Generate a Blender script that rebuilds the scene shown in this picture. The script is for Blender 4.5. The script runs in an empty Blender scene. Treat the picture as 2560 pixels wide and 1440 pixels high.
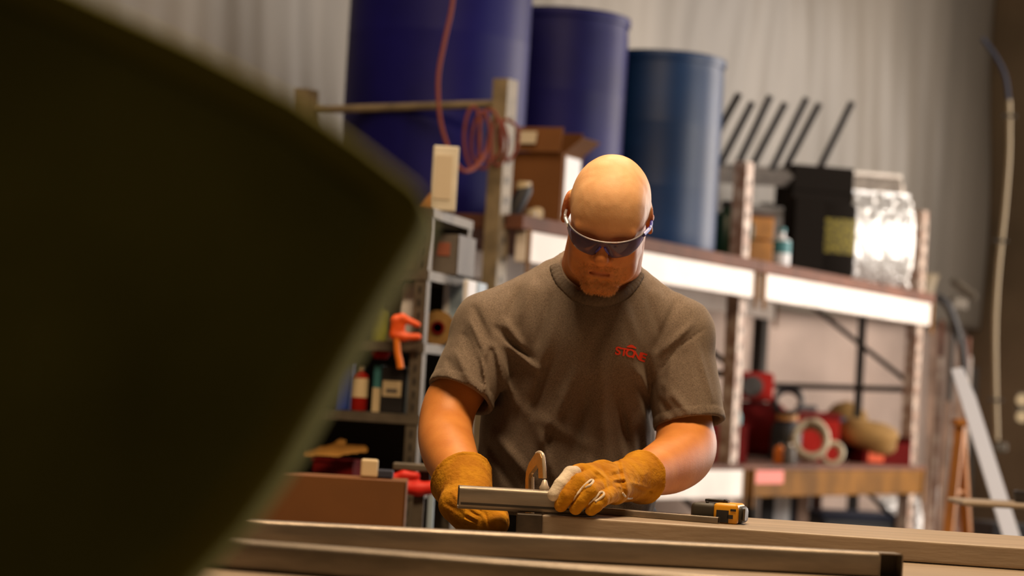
import bpy, bmesh, math, random
import numpy as np
from mathutils import Vector, Matrix, Euler
from mathutils.bvhtree import BVHTree
random.seed(7); np.random.seed(7)
C = bpy.context.scene.collection
SC = bpy.context.scene

# ------------------------------------------------------------------ camera, world, lights, exposure
F = 6044.0
EYE = Vector((0, 0, 1.162))
TH = math.radians(3.43)
PT = math.atan(258 * math.cos(TH) / F)
cf = Vector((0, math.cos(PT), math.sin(PT)))
r0 = Vector((1, 0, 0)); u0 = Vector((0, -math.sin(PT), math.cos(PT)))
cr = r0 * math.cos(TH) + u0 * math.sin(TH)
cu = u0 * math.cos(TH) - r0 * math.sin(TH)
cam_d = bpy.data.cameras.new('camera'); cam = bpy.data.objects.new('camera', cam_d); C.objects.link(cam)
m = Matrix((cr, cu, -cf)).transposed().to_4x4(); m.translation = EYE
cam.matrix_world = m
cam_d.sensor_width = 36; cam_d.lens = 85; cam_d.clip_start = 0.05
cam_d.dof.use_dof = True; cam_d.dof.focus_distance = 4.40; cam_d.dof.aperture_fstop = 3.5
SC.camera = cam
SC.view_settings.view_transform = 'Standard'
SC.view_settings.look = 'None'
SC.view_settings.gamma = 1
SC.view_settings.use_curve_mapping = False
SC.view_settings.exposure = 0.0
SC.cycles.use_denoising = True
SC.cycles.max_bounces = 8
SC.render.use_motion_blur = False

wd = bpy.data.worlds.new('World'); SC.world = wd; wd.use_nodes = True
bg = wd.node_tree.nodes['Background']
bg.inputs[0].default_value = (1.0, 0.66, 0.36, 1); bg.inputs[1].default_value = 0.030

def area(name, loc, target, sx, sy, energy, col):
    l = bpy.data.lights.new(name, 'AREA'); l.shape = 'RECTANGLE'; l.size = sx; l.size_y = sy
    l.energy = energy; l.color = col
    o = bpy.data.objects.new(name, l); C.objects.link(o); o.location = loc
    o.rotation_euler = (Vector(target) - Vector(loc)).to_track_quat('-Z', 'Y').to_euler()
    return o
# warm strip fixtures under the roof, daylight through the big door on the right; the bench back light is added
area('ceiling_lamp_light', (0.3, 3.75, 4.3), (0.25, 4.6, 1.2), 1.8, 0.8, 162, (1.0, 0.70, 0.41))
area('added_bench_back_light', (0.7, 6.6, 4.5), (0.3, 3.8, 0.9), 2.2, 0.7, 90, (1.0, 0.78, 0.56))  # added back light to brighten the bench and tube tops
area('ceiling_lamp_rear_light', (-0.6, 7.4, 4.9), (-0.4, 9.6, 1.0), 3.0, 1.2, 50, (1.0, 0.76, 0.50))
area('door_daylight', (5.7, 12.9, 2.4), (1.3, 11.2, 1.5), 3.0, 3.6, 360, (1.0, 0.88, 0.77))
w_ = area('window_daylight', (6.0, 8.4, 2.7), (1.5, 12.0, 2.0), 1.6, 1.6, 42, (1.0, 0.92, 0.84)); w_.data.spread = math.radians(75)
area('side_door_daylight', (3.9, 7.9, 2.4), (0.3, 4.7, 1.2), 1.8, 2.2, 50, (0.95, 0.93, 1.0))

# ------------------------------------------------------------------ placement helpers (pixel ray at a real distance -> world point)
def W(px, py, D):
    d = cf + cr * ((px - 1280) / F) - cu * ((py - 720) / F)
    return EYE + d * (D / d.y)
def XZ(px, D, z):
    t = (px - 1280) / F; dz = z - EYE.z
    X = (t * (D * cf.y + dz * cf.z) - D * cr.y - dz * cr.z) / cr.x
    return Vector((X, D, z))
RU = Vector((0.489, 0.872, 0)).normalized(); RN = Vector((-RU.y, RU.x, 0)); R0 = Vector((-0.045, 9.05, 0))
RA = math.atan2(RU.y, RU.x)
def RK(a, w, z): return R0 + RU * a + RN * w + Vector((0, 0, z))
def rack_at(px, w, z):
    lo, hi = -4, 9
    for _ in range(50):
        mid = (lo + hi) / 2; p = RK(mid, w, z)
        q = p - EYE; x = 1280 + F * q.dot(cr) / q.dot(cf)
        if x < px: lo = mid
        else: hi = mid
    return RK((lo + hi) / 2, w, z)

# ------------------------------------------------------------------ materials
def mat(name, col, rough=0.6, metal=0.0, var=0.0, vscale=8.0, bump=0.0, bscale=60.0, col2=None, stretch=None, **kw):
    m = bpy.data.materials.new(name); m.use_nodes = True
    nt = m.node_tree; b = nt.nodes['Principled BSDF']
    b.inputs['Base Color'].default_value = (*col, 1); b.inputs['Roughness'].default_value = rough
    b.inputs['Metallic'].default_value = metal
    for k, v in kw.items(): b.inputs[k.replace('_', ' ')].default_value = v
    tc = nt.nodes.new('ShaderNodeTexCoord'); mp = nt.nodes.new('ShaderNodeMapping')
    nt.links.new(tc.outputs['Object'], mp.inputs[0])
    if stretch: mp.inputs['Scale'].default_value = stretch
    if var > 0 or col2:
        n = nt.nodes.new('ShaderNodeTexNoise'); n.inputs['Scale'].default_value = vscale; n.inputs['Detail'].default_value = 6
        nt.links.new(mp.outputs[0], n.inputs['Vector'])
        cr_ = nt.nodes.new('ShaderNodeValToRGB')
        c2 = col2 or tuple(c * (1 - var) for c in col)
        cr_.color_ramp.elements[0].color = (*c2, 1); cr_.color_ramp.elements[0].position = 0.36
        cr_.color_ramp.elements[1].color = (*[min(1, c * (1 + var * 0.5)) for c in col], 1); cr_.color_ramp.elements[1].position = 0.64
        nt.links.new(n.outputs['Fac'], cr_.inputs[0]); nt.links.new(cr_.outputs[0], b.inputs['Base Color'])
    if bump > 0:
        n2 = nt.nodes.new('ShaderNodeTexNoise'); n2.inputs['Scale'].default_value = bscale; n2.inputs['Detail'].default_value = 5
        nt.links.new(mp.outputs[0], n2.inputs['Vector'])
        bp = nt.nodes.new('ShaderNodeBump'); bp.inputs['Strength'].default_value = bump; bp.inputs['Distance'].default_value = 0.01
        nt.links.new(n2.outputs['Fac'], bp.inputs['Height']); nt.links.new(bp.outputs[0], b.inputs['Normal'])
    return m
M = {}
M['steel'] = mat('raw_steel', (0.31, 0.262, 0.212), 0.40, 0.55, 0.3, 5, 0.08, 40, stretch=(0.6, 6, 6))
M['steel_dark'] = mat('dark_steel', (0.05, 0.042, 0.035), 0.5, 0.4, 0.3, 8)
M['steel_in'] = mat('tube_inside_shade', (0.10, 0.08, 0.06), 0.7, 0.3)
M['bright'] = mat('bright_metal', (0.82, 0.70, 0.56), 0.36, 0.35, 0.15, 20)
M['bronze'] = mat('clamp_casting', (0.62, 0.40, 0.17), 0.42, 0.55, 0.2, 30, 0.1, 200)
M['galv'] = mat('galvanised', (0.125, 0.102, 0.076), 0.55, 0.3, 0.3, 14)
M['olive_post'] = mat('olive_beige_paint', (0.26, 0.20, 0.12), 0.55, 0.0, 0.3, 14)
M['bench'] = mat('bench_top', (0.38, 0.295, 0.215), 0.42, 0.0, 0.16, 3, 0.1, 20, stretch=(0.5, 7, 7))
M['white_beam'] = mat('white_beam_paint_and_glare', (0.88, 0.79, 0.72), 0.45, 0.0, 0.12, 4)
M['orange_beam'] = mat('orange_beam_paint', (0.20, 0.085, 0.012), 0.7, 0.0, 0.35, 5, Specular_IOR_Level=0.15)
M['deck'] = mat('brown_deck_board', (0.15, 0.052, 0.026), 0.75, 0.0, 0.35, 5)
M['dark_post'] = mat('dark_brown_paint', (0.035, 0.028, 0.022), 0.6, 0.0, 0.3, 8)
M['rust_post'] = mat('worn_upright_paint', (0.50, 0.40, 0.33), 0.5, 0.1, 0.4, 18, col2=(0.25, 0.13, 0.08))
M['card'] = mat('cardboard', (0.18, 0.066, 0.013), 0.85, 0.0, 0.15, 4)
M['card_l'] = mat('cardboard_light', (0.48, 0.25, 0.09), 0.85, 0.0, 0.15, 4)
M['label'] = mat('paper_label', (0.62, 0.52, 0.38), 0.8)
M['paper'] = mat('white_paper', (0.72, 0.66, 0.54), 0.8, 0.0, 0.12, 9)
M['white'] = mat('white_plastic', (0.80, 0.79, 0.80), 0.45)
M['cream'] = mat('cream_plastic', (0.68, 0.54, 0.33), 0.6)
M['blue1'] = mat('blue_barrel_plastic', (0.0065, 0.005, 0.115), 0.5, 0.0, 0.25, 3, 0.05, 8, Specular_IOR_Level=0.22)
M['blue2'] = mat('deep_blue_plastic', (0.0095, 0.0085, 0.105), 0.5, 0.0, 0.25, 3, 0.05, 8, Specular_IOR_Level=0.22)
M['blue3'] = mat('mid_blue_plastic', (0.003, 0.030, 0.105), 0.45, 0.0, 0.25, 3, 0.05, 8, Specular_IOR_Level=0.4)
M['bluebox'] = mat('blue_print', (0.03, 0.07, 0.38), 0.5)
M['lightblue'] = mat('light_blue_plastic', (0.36, 0.47, 0.58), 0.45)
M['teal'] = mat('teal_card', (0.05, 0.22, 0.24), 0.55)
M['black'] = mat('black_plastic', (0.018, 0.016, 0.018), 0.5)
M['grey'] = mat('grey_plastic', (0.13, 0.11, 0.095), 0.6, 0.0, 0.3, 9)
M['red'] = mat('red_plastic', (0.30, 0.010, 0.005), 0.8, 0.0, 0.2, 9, Specular_IOR_Level=0.12)
M['dred'] = mat('dark_red_plastic', (0.14, 0.006, 0.005), 0.8, 0.0, 0.2, 9, Specular_IOR_Level=0.12)
M['orange'] = mat('orange_plastic', (0.85, 0.10, 0.008), 0.5)
M['orange2'] = mat('orange_handle', (0.88, 0.22, 0.015), 0.5)
M['amber'] = mat('amber_wood', (0.50, 0.22, 0.05), 0.6, 0.0, 0.3, 8)
M['tan'] = mat('tan_canvas', (0.34, 0.185, 0.05), 0.9, 0.0, 0.3, 10, 0.3, 60)
M['matte'] = mat('matte_black_card', (0.012, 0.009, 0.007), 0.9, Specular_IOR_Level=0.1)
M['green'] = mat('dark_green_plastic', (0.008, 0.045, 0.018), 0.35)
M['lime'] = mat('yellow_green_label', (0.28, 0.30, 0.05), 0.5, 0.0, 0.4, 20)
M['yellow_net'] = mat('yellow_mesh_print', (0.20, 0.155, 0.008), 0.7, 0.0, 0.8, 60)
M['navy'] = mat('navy_fabric', (0.025, 0.03, 0.055), 0.8)
M['hose'] = mat('pale_hose', (0.52, 0.42, 0.28), 0.5)
M['cord'] = mat('orange_cord', (0.25, 0.055, 0.03), 0.75)
M['foil'] = mat('foil_bag', (0.80, 0.775, 0.75), 0.30, 0.4, 0.0, 4, 0.6, 24)
M['lumber'] = mat('pinkish_lumber', (0.40, 0.26, 0.19), 0.7, 0.0, 0.35, 6)
M['brownwall'] = mat('brown_block_wall', (0.19, 0.138, 0.085), 0.85, 0.0, 0.3, 1.2, 0.2, 14)
M['pinkwall'] = mat('plaster_wall', (0.62, 0.48, 0.41), 0.9, 0.0, 0.2, 2.0, 0.2, 12)
M['conduit'] = mat('conduit', (0.30, 0.225, 0.125), 0.5)
M['floor'] = mat('concrete_floor', (0.16, 0.125, 0.09), 0.6, 0.0, 0.3, 1.5, 0.1, 20)
M['roof'] = mat('dark_roof', (0.03, 0.025, 0.02), 0.8)
M['housing'] = mat('olive_enamel', (0.40, 0.38, 0.07), 0.85, 0.0, 0.25, 3, Specular_IOR_Level=0.1)
M['leather'] = mat('tan_suede', (0.56, 0.255, 0.010), 0.9, 0.0, 0.0, 30, 0.3, 130, col2=(0.42, 0.165, 0.006))
M['leather'].node_tree.nodes['Principled BSDF'].inputs['Specular IOR Level'].default_value = 0.2
M['leather_w'] = mat('pale_leather', (0.70, 0.60, 0.47), 0.75, 0.0, 0.12, 40, 0.2, 200)
M['jeans'] = mat('denim', (0.045, 0.050, 0.065), 0.9, 0.0, 0.3, 60, 0.3, 300)
M['boot'] = mat('brown_boot', (0.10, 0.05, 0.025), 0.6)
M['tape_y'] = mat('tape_yellow', (0.80, 0.36, 0.015), 0.38)
M['tape_k'] = mat('tape_black', (0.035, 0.030, 0.022), 0.55)
M['logo'] = mat('red_print', (0.80, 0.045, 0.012), 0.8)

# wrinkled translucent sheeting on the rear wall
M['sheet'] = mat('plastic_sheeting', (0.24, 0.21, 0.175), 0.42, 0.0, 0.35, 0.8, 0.35, 5, stretch=(1.6, 1.6, 0.25))
# heather shirt cloth
def shirt_mat():
    m = mat('heather_jersey', (0.155, 0.125, 0.095), 0.95)
    nt = m.node_tree; b = nt.nodes['Principled BSDF']; b.inputs['Sheen Weight'].default_value = 0.12
    b.inputs['Sheen Tint'].default_value = (0.9, 0.75, 0.55, 1)
    tc = nt.nodes.new('ShaderNodeTexCoord'); n = nt.nodes.new('ShaderNodeTexNoise')
    mp = nt.nodes.new('ShaderNodeMapping'); mp.inputs['Scale'].default_value = (1, 1, 3.0)
    mp.inputs['Rotation'].default_value = (0, 0.5, 0)
    n.inputs['Scale'].default_value = 420; n.inputs['Detail'].default_value = 3
    nt.links.new(tc.outputs['Object'], mp.inputs[0]); nt.links.new(mp.outputs[0], n.inputs['Vector'])
    r = nt.nodes.new('ShaderNodeValToRGB')
    r.color_ramp.elements[0].position = 0.35; r.color_ramp.elements[0].color = (0.100, 0.074, 0.056, 1)
    r.color_ramp.elements[1].position = 0.68; r.color_ramp.elements[1].color = (0.245, 0.190, 0.148, 1)
    nt.links.new(n.outputs['Fac'], r.inputs[0]); nt.links.new(r.outputs[0], b.inputs['Base Color'])
    bp = nt.nodes.new('ShaderNodeBump'); bp.inputs['Strength'].default_value = 0.10; bp.inputs['Distance'].default_value = 0.002
    nt.links.new(n.outputs['Fac'], bp.inputs['Height']); nt.links.new(bp.outputs[0], b.inputs['Normal'])
    return m
M['shirt'] = shirt_mat()
def skin_mat():
    m = bpy.data.materials.new('skin'); m.use_nodes = True; nt = m.node_tree; b = nt.nodes['Principled BSDF']
    at = nt.nodes.new('ShaderNodeAttribute'); at.attribute_name = 'tint'
    tc = nt.nodes.new('ShaderNodeTexCoord')
    n = nt.nodes.new('ShaderNodeTexNoise'); n.inputs['Scale'].default_value = 26; n.inputs['Detail'].default_value = 6
    nt.links.new(tc.outputs['Object'], n.inputs['Vector'])
    r = nt.nodes.new('ShaderNodeValToRGB')
    r.color_ramp.elements[0].position = 0.3; r.color_ramp.elements[0].color = (0.86, 0.78, 0.72, 1)
    r.color_ramp.elements[1].position = 0.7; r.color_ramp.elements[1].color = (1, 1, 1, 1)
    nt.links.new(n.outputs['Fac'], r.inputs[0])
    mx = nt.nodes.new('ShaderNodeMix'); mx.data_type = 'RGBA'; mx.blend_type = 'MULTIPLY'; mx.inputs[0].default_value = 1
    nt.links.new(at.outputs['Color'], mx.inputs[6]); nt.links.new(r.outputs[0], mx.inputs[7])
    nt.links.new(mx.outputs[2], b.inputs['Base Color'])
    b.inputs['Roughness'].default_value = 0.50; b.inputs['Specular IOR Level'].default_value = 0.32
    b.inputs['Subsurface Weight'].default_value = 0.12; b.inputs['Subsurface Radius'].default_value = (0.02, 0.007, 0.003)
    b.inputs['Subsurface Scale'].default_value = 0.3
    n3 = nt.nodes.new('ShaderNodeTexNoise'); n3.inputs['Scale'].default_value = 350; n3.inputs['Detail'].default_value = 3
    nt.links.new(tc.outputs['Object'], n3.inputs['Vector'])
    bp = nt.nodes.new('ShaderNodeBump'); bp.inputs['Strength'].default_value = 0.12; bp.inputs['Distance'].default_value = 0.002
    nt.links.new(n3.outputs['Fac'], bp.inputs['Height']); nt.links.new(bp.outputs[0], b.inputs['Normal'])
    return m
M['skin'] = skin_mat()
def lens_mat():
    m = bpy.data.materials.new('tinted_lens'); m.use_nodes = True; b = m.node_tree.nodes['Principled BSDF']
    b.inputs['Base Color'].default_value = (0.20, 0.17, 0.34, 1); b.inputs['Roughness'].default_value = 0.05
    b.inputs['Transmission Weight'].default_value = 0.75; b.inputs['IOR'].default_value = 1.15
    b.inputs['Coat Weight'].default_value = 0.6
    return m
M['lens'] = lens_mat()
M['lensrim'] = mat('lens_rim', (0.62, 0.62, 0.70), 0.15, 0.6)
M['temple'] = mat('blue_temple', (0.07, 0.07, 0.42), 0.2)

# ------------------------------------------------------------------ mesh helpers
class MB:
    def __init__(s): s.v = []; s.f = []
    def add(s, vs, fs):
        o = len(s.v); s.v += [tuple(v) for v in vs]; s.f += [tuple(i + o for i in f) for f in fs]; return s
    def box(s, c, size, rz=0, rot=None, b=0.0):
        R = rot if rot is not None else Matrix.Rotation(rz, 3, 'Z')
        hx, hy, hz = size[0] / 2, size[1] / 2, size[2] / 2; c = Vector(c)
        b = min(b, hx * .9, hy * .9, hz * .9)
        if b <= 0:
            vs = [c + R @ Vector((x * hx, y * hy, z * hz)) for x in (-1, 1) for y in (-1, 1) for z in (-1, 1)]
            return s.add(vs, [(0, 1, 3, 2), (4, 6, 7, 5), (0, 4, 5, 1), (2, 3, 7, 6), (0, 2, 6, 4), (1, 5, 7, 3)])
        bm = bmesh.new(); bmesh.ops.create_cube(bm, size=2)
        for v in bm.verts: v.co = Vector((v.co.x * hx, v.co.y * hy, v.co.z * hz))
        bmesh.ops.bevel(bm, geom=bm.edges[:], offset=b, segments=3, affect='EDGES', profile=0.5)
        bm.verts.index_update()
        vs = [c + R @ v.co for v in bm.verts]; fs = [tuple(v.index for v in f.verts) for f in bm.faces]; bm.free()
        return s.add(vs, fs)
    def tube(s, pts, r, n=10, closed=False, sq=None):
        pts = [Vector(p) for p in pts]; N = len(pts); rs = r if isinstance(r, (list, tuple)) else [r] * N
        vs = []; prev = None
        for i, p in enumerate(pts):
            if closed: t = pts[(i + 1) % N] - pts[i - 1]
            else: t = pts[min(i + 1, N - 1)] - pts[max(i - 1, 0)]
            t.normalize()
            if prev is None:
                a = Vector((0, 0, 1)) if abs(t.z) < 0.9 else Vector((1, 0, 0)); nrm = t.cross(a).normalized()
            else:
                nrm = (prev - t * prev.dot(t)).normalized()
            prev = nrm; bn = t.cross(nrm)
            for k in range(n):
                a = 2 * math.pi * k / n
                vs.append(p + (nrm * math.cos(a) + bn * math.sin(a)) * rs[i])
        fs = []
        for i in range(N if closed else N - 1):
            for k in range(n):
                a = i * n + k; b = i * n + (k + 1) % n; c2 = ((i + 1) % N) * n + (k + 1) % n; d = ((i + 1) % N) * n + k
                fs.append((a, b, c2, d))
        if not closed: fs += [tuple(range(n))[::-1], tuple(range((N - 1) * n, N * n))]
        return s.add(vs, fs)
    def lathe(s, c, prof, n=32, rot=None, sx=1, sy=1):
        c = Vector(c); R = rot or Matrix.Identity(3); vs = []
        for (r, z) in prof:
            for k in range(n):
                a = 2 * math.pi * k / n; vs.append(c + R @ Vector((r * sx * math.cos(a), r * sy * math.sin(a), z)))
        fs = []
        for i in range(len(prof) - 1):
            for k in range(n): fs.append((i * n + k, i * n + (k + 1) % n, (i + 1) * n + (k + 1) % n, (i + 1) * n + k))
        fs += [tuple(range(n))[::-1], tuple(range((len(prof) - 1) * n, len(prof) * n))]
        return s.add(vs, fs)
    def prism(s, poly, d):
        n = len(poly); d = Vector(d); vs = [Vector(p) for p in poly] + [Vector(p) + d for p in poly]
        fs = [tuple(range(n))[::-1], tuple(range(n, 2 * n))] + [(i, (i + 1) % n, n + (i + 1) % n, n + i) for i in range(n)]
        return s.add(vs, fs)
    def sweep_rect(s, pts, nrm, hw, ht):
        # bar of rectangular section following pts in a plane with normal nrm; hw = half width in plane, ht = half thickness
        pts = [Vector(p) for p in pts]; nrm = Vector(nrm).normalized(); N = len(pts); vs = []
        for i, p in enumerate(pts):
            t = (pts[min(i + 1, N - 1)] - pts[max(i - 1, 0)]).normalized(); sd = t.cross(nrm).normalized()
            w = hw[i] if isinstance(hw, (list, tuple)) else hw
            vs += [p + sd * w + nrm * ht, p + sd * w - nrm * ht, p - sd * w - nrm * ht, p - sd * w + nrm * ht]
        fs = [(0, 1, 2, 3)[::-1]]
        for i in range(N - 1):
            for k in range(4): fs.append((i * 4 + k, i * 4 + (k + 1) % 4, i * 4 + 4 + (k + 1) % 4, i * 4 + 4 + k))
        fs.append(tuple(range(4 * N - 4, 4 * N)))
        return s.add(vs, fs)
    def build(s, name, m, parent=None, smooth=False, bevel=0.0, second=None):
        me = bpy.data.meshes.new(name); me.from_pydata(s.v, [], s.f)
        if second:
            me.materials.append(None); me.materials.append(M[second[1]])
            for p in me.polygons[second[0]:]: p.material_index = 1
        bm = bmesh.new(); bm.from_mesh(me); bmesh.ops.recalc_face_normals(bm, faces=bm.faces[:]); bm.to_mesh(me); bm.free()
        if second: me.materials[0] = M[m] if isinstance(m, str) else m
        else: me.materials.append(m if not isinstance(m, str) else M[m])
        o = bpy.data.objects.new(name, me); C.objects.link(o)
        if smooth:
            for p in me.polygons: p.use_smooth = True
            if hasattr(me, 'set_sharp_from_angle'): me.set_sharp_from_angle(angle=math.radians(40))
        if bevel > 0:
            md = o.modifiers.new('bevel', 'BEVEL'); md.width = bevel; md.segments = 2; md.limit_method = 'ANGLE'
        if parent is not None:
            o.parent = parent; o.matrix_parent_inverse = parent.matrix_world.inverted()
        return o
def tag(o, label, cat, group=None):
    o['label'] = label; o['category'] = cat
    if group: o['group'] = group
    return o
def empty(name, loc, label=None, cat=None, group=None):
    o = bpy.data.objects.new(name, None); C.objects.link(o); o.empty_display_size = 0.05
    o.location = loc; o.matrix_world = Matrix.Translation(Vector(loc))
    if label: tag(o, label, cat, group)
    return o
def struct(o): o['kind'] = 'structure'; return o
def smoothpath(pts, n=8, closed=False):
    pts = [Vector(p) for p in pts]; N = len(pts); out = []
    rng = N if closed else N - 1
    for i in range(rng):
        p0 = pts[(i - 1) % N] if (closed or i > 0) else pts[0]; p1 = pts[i]; p2 = pts[(i + 1) % N]
        p3 = pts[(i + 2) % N] if (closed or i + 2 < N) else pts[-1]
        for k in range(n):
            t = k / n
            out.append(0.5 * ((2 * p1) + (p2 - p0) * t + (2 * p0 - 5 * p1 + 4 * p2 - p3) * t * t + (3 * p1 - p0 - 3 * p2 + p3) * t ** 3))
    if not closed: out.append(pts[-1])
    return out

# ------------------------------------------------------------------ signed distance bodies -> one continuous mesh
class SDF:
    def __init__(s, lo, hi, h):
        s.lo = np.array(lo, float); s.h = h
        s.n = np.ceil((np.array(hi) - s.lo) / h).astype(int) + 1
        s.ax = [s.lo[i] + h * np.arange(s.n[i]) for i in range(3)]
        s.f = np.full(s.n, 0.5, np.float32)
    def sl(s, lo, hi):
        a = np.clip(np.floor((np.array(lo) - s.lo) / s.h).astype(int), 0, s.n); b = np.clip(np.ceil((np.array(hi) - s.lo) / s.h).astype(int) + 1, 0, s.n)
        S = tuple(slice(a[i], b[i]) for i in range(3))
        G = np.meshgrid(*[s.ax[i][S[i]] for i in range(3)], indexing='ij', sparse=True)
        return S, G
    def comb(s, S, d, k, op):
        a = s.f[S]
        if op == 'u':
            if k <= 0: s.f[S] = np.minimum(a, d); return
            hh = np.clip(0.5 + 0.5 * (a - d) / k, 0, 1); s.f[S] = a * (1 - hh) + d * hh - k * hh * (1 - hh)
        else:
            d = -d
            if k <= 0: s.f[S] = np.maximum(a, d); return
            hh = np.clip(0.5 - 0.5 * (a - d) / k, 0, 1); s.f[S] = a * (1 - hh) + d * hh + k * hh * (1 - hh)
    def cap(s, a, b, ra, rb=None, k=0.015, op='u'):
        rb = ra if rb is None else rb; a = np.array(a); b = np.array(b); R = max(ra, rb) + k + 2 * s.h + .02
        S, G = s.sl(np.minimum(a, b) - R, np.maximum(a, b) + R)
        if 0 in s.f[S].shape: return
        ab = b - a; L = float(ab @ ab) + 1e-12
        px, py, pz = G[0] - a[0], G[1] - a[1], G[2] - a[2]
        t = np.clip((px * ab[0] + py * ab[1] + pz * ab[2]) / L, 0, 1)
        d = np.sqrt((px - t * ab[0]) ** 2 + (py - t * ab[1]) ** 2 + (pz - t * ab[2]) ** 2) - (ra + (rb - ra) * t)
        s.comb(S, d.astype(np.float32), k, op)
    def chain(s, pts, rs, k=0.01, op='u'):
        for i in range(len(pts) - 1): s.cap(pts[i], pts[i + 1], rs[i], rs[i + 1], k, op)
    def ell(s, c, r, R=None, k=0.015, op='u'):
        c = np.array(c, float); m_ = max(r) + k + 2 * s.h + .02
        S, G = s.sl(c - m_, c + m_)
        if 0 in s.f[S].shape: return
        x, y, z = G[0] - c[0], G[1] - c[1], G[2] - c[2]
        if R is not None:  # R: 3x3, columns = local axes in world
            R = np.array(R); lx = x * R[0, 0] + y * R[1, 0] + z * R[2, 0]; ly = x * R[0, 1] + y * R[1, 1] + z * R[2, 1]; lz = x * R[0, 2] + y * R[1, 2] + z * R[2, 2]
            x, y, z = lx, ly, lz
        k0 = np.sqrt((x / r[0]) ** 2 + (y / r[1]) ** 2 + (z / r[2]) ** 2); k1 = np.sqrt((x / r[0] ** 2) ** 2 + (y / r[1] ** 2) ** 2 + (z / r[2] ** 2) ** 2) + 1e-9
        s.comb(S, (k0 * (k0 - 1) / k1).astype(np.float32), k, op)
    def half(s, p, n, k=0.0, lo=None, hi=None):   # cut away the side n points to
        p = np.array(p); n = np.array(n, float); n /= np.linalg.norm(n)
        S, G = s.sl(lo if lo is not None else s.lo, hi if hi is not None else s.lo + s.h * s.n)
        d = (G[0] - p[0]) * n[0] + (G[1] - p[1]) * n[1] + (G[2] - p[2]) * n[2]
        s.f[S] = np.maximum(s.f[S], d)
    def mesh(s):
        f = s.f; ins = f < 0; nx, ny, nz = f.shape
        c = ins[:-1, :-1, :-1].astype(np.int8).copy(); tot = np.zeros_like(c)
        for i in (0, 1):
            for j in (0, 1):
                for k in (0, 1): tot += ins[i:nx - 1 + i, j:ny - 1 + j, k:nz - 1 + k]
        act = (tot > 0) & (tot < 8); idx = np.argwhere(act)
        num = np.full(act.shape, -1, np.int64); num[act] = np.arange(len(idx))
        acc = np.zeros((len(idx), 3)); cnt = np.zeros(len(idx))
        corners = [(i, j, k) for i in (0, 1) for j in (0, 1) for k in (0, 1)]
        for a in corners:
            for d in range(3):
                if a[d]: continue
                b = list(a); b[d] = 1
                fa = f[idx[:, 0] + a[0], idx[:, 1] + a[1], idx[:, 2] + a[2]]; fb = f[idx[:, 0] + b[0], idx[:, 1] + b[1], idx[:, 2] + b[2]]
                mk = (fa < 0) != (fb < 0); t = fa / np.where(mk, fa - fb, 1)
                p = np.array(a, float)[None, :].repeat(len(idx), 0); p[:, d] += t
                acc[mk] += p[mk]; cnt[mk] += 1
        v = (idx + acc / cnt[:, None]) * s.h + s.lo
        faces = []
        for d in range(3):
            e = [1, 2] if d == 0 else ([0, 2] if d == 1 else [0, 1])
            sa = [slice(None)] * 3; sb = [slice(None)] * 3; sa[d] = slice(0, -1); sb[d] = slice(1, None)
            A = ins[tuple(sa)]; B = ins[tuple(sb)]; ed = np.argwhere(A != B)
            ok = (ed[:, e[0]] > 0) & (ed[:, e[1]] > 0) & (ed[:, e[0]] < f.shape[e[0]] - 1) & (ed[:, e[1]] < f.shape[e[1]] - 1)
            ed = ed[ok]; flip = A[tuple(ed.T)]
            q = []
            for (o1, o2) in ((-1, -1), (0, -1), (0, 0), (-1, 0)):
                g = ed.copy(); g[:, e[0]] += o1; g[:, e[1]] += o2; q.append(num[tuple(g.T)])
            q = np.stack(q, 1)
            if d == 1: flip = ~flip
            q = np.where(flip[:, None], q, q[:, ::-1]); faces.append(q)
        fc = np.concatenate(faces); fc = fc[(fc >= 0).all(1)]
        return v, fc
def relax(v, f, it=1, lam=0.5):
    for _ in range(it):
        acc = np.zeros_like(v); cnt = np.zeros(len(v))
        for a, b in ((0, 1), (1, 2), (2, 3), (3, 0)):
            for p, q in ((a, b), (b, a)):
                np.add.at(acc, f[:, p], v[f[:, q]]); np.add.at(cnt, f[:, p], 1)
        v = v * (1 - lam) + lam * acc / np.maximum(cnt, 1)[:, None]
    return v
def sdf_obj(name, parts, m, parent=None, it=1):
    V = []; Fc = []; o_ = 0
    for s in parts:
        v, f = s if isinstance(s, tuple) else s.mesh()
        v = relax(v, f, it); V.append(v); Fc.append(f + o_); o_ += len(v)
    V = np.concatenate(V); Fc = np.concatenate(Fc)
    me = bpy.data.meshes.new(name); me.from_pydata(V.tolist(), [], Fc.tolist())
    me.materials.append(M[m] if isinstance(m, str) else m)
    for p in me.polygons: p.use_smooth = True
    bm = bmesh.new(); bm.from_mesh(me); bmesh.ops.recalc_face_normals(bm, faces=bm.faces[:]); bm.to_mesh(me); bm.free()
    o = bpy.data.objects.new(name, me); C.objects.link(o)
    if parent is not None: o.parent = parent; o.matrix_parent_inverse = parent.matrix_world.inverted()
    return o
def cat(pts, rs, n=5):
    return smoothpath(pts, n), [v.x for v in smoothpath([Vector((x, 0, 0)) for x in rs], n)]
def vnoise(x, y, z, sc, seed=0):
    a = np.sin(x * sc + 1.7 * seed + 1.3 * np.sin(y * sc * .7 + seed)) * np.sin(y * sc * 1.1 + 2.1 + seed + np.sin(z * sc * .8)) * np.sin(z * sc * .9 + .6 * seed + 1.1 * np.sin(x * sc * .9))
    return a

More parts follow.
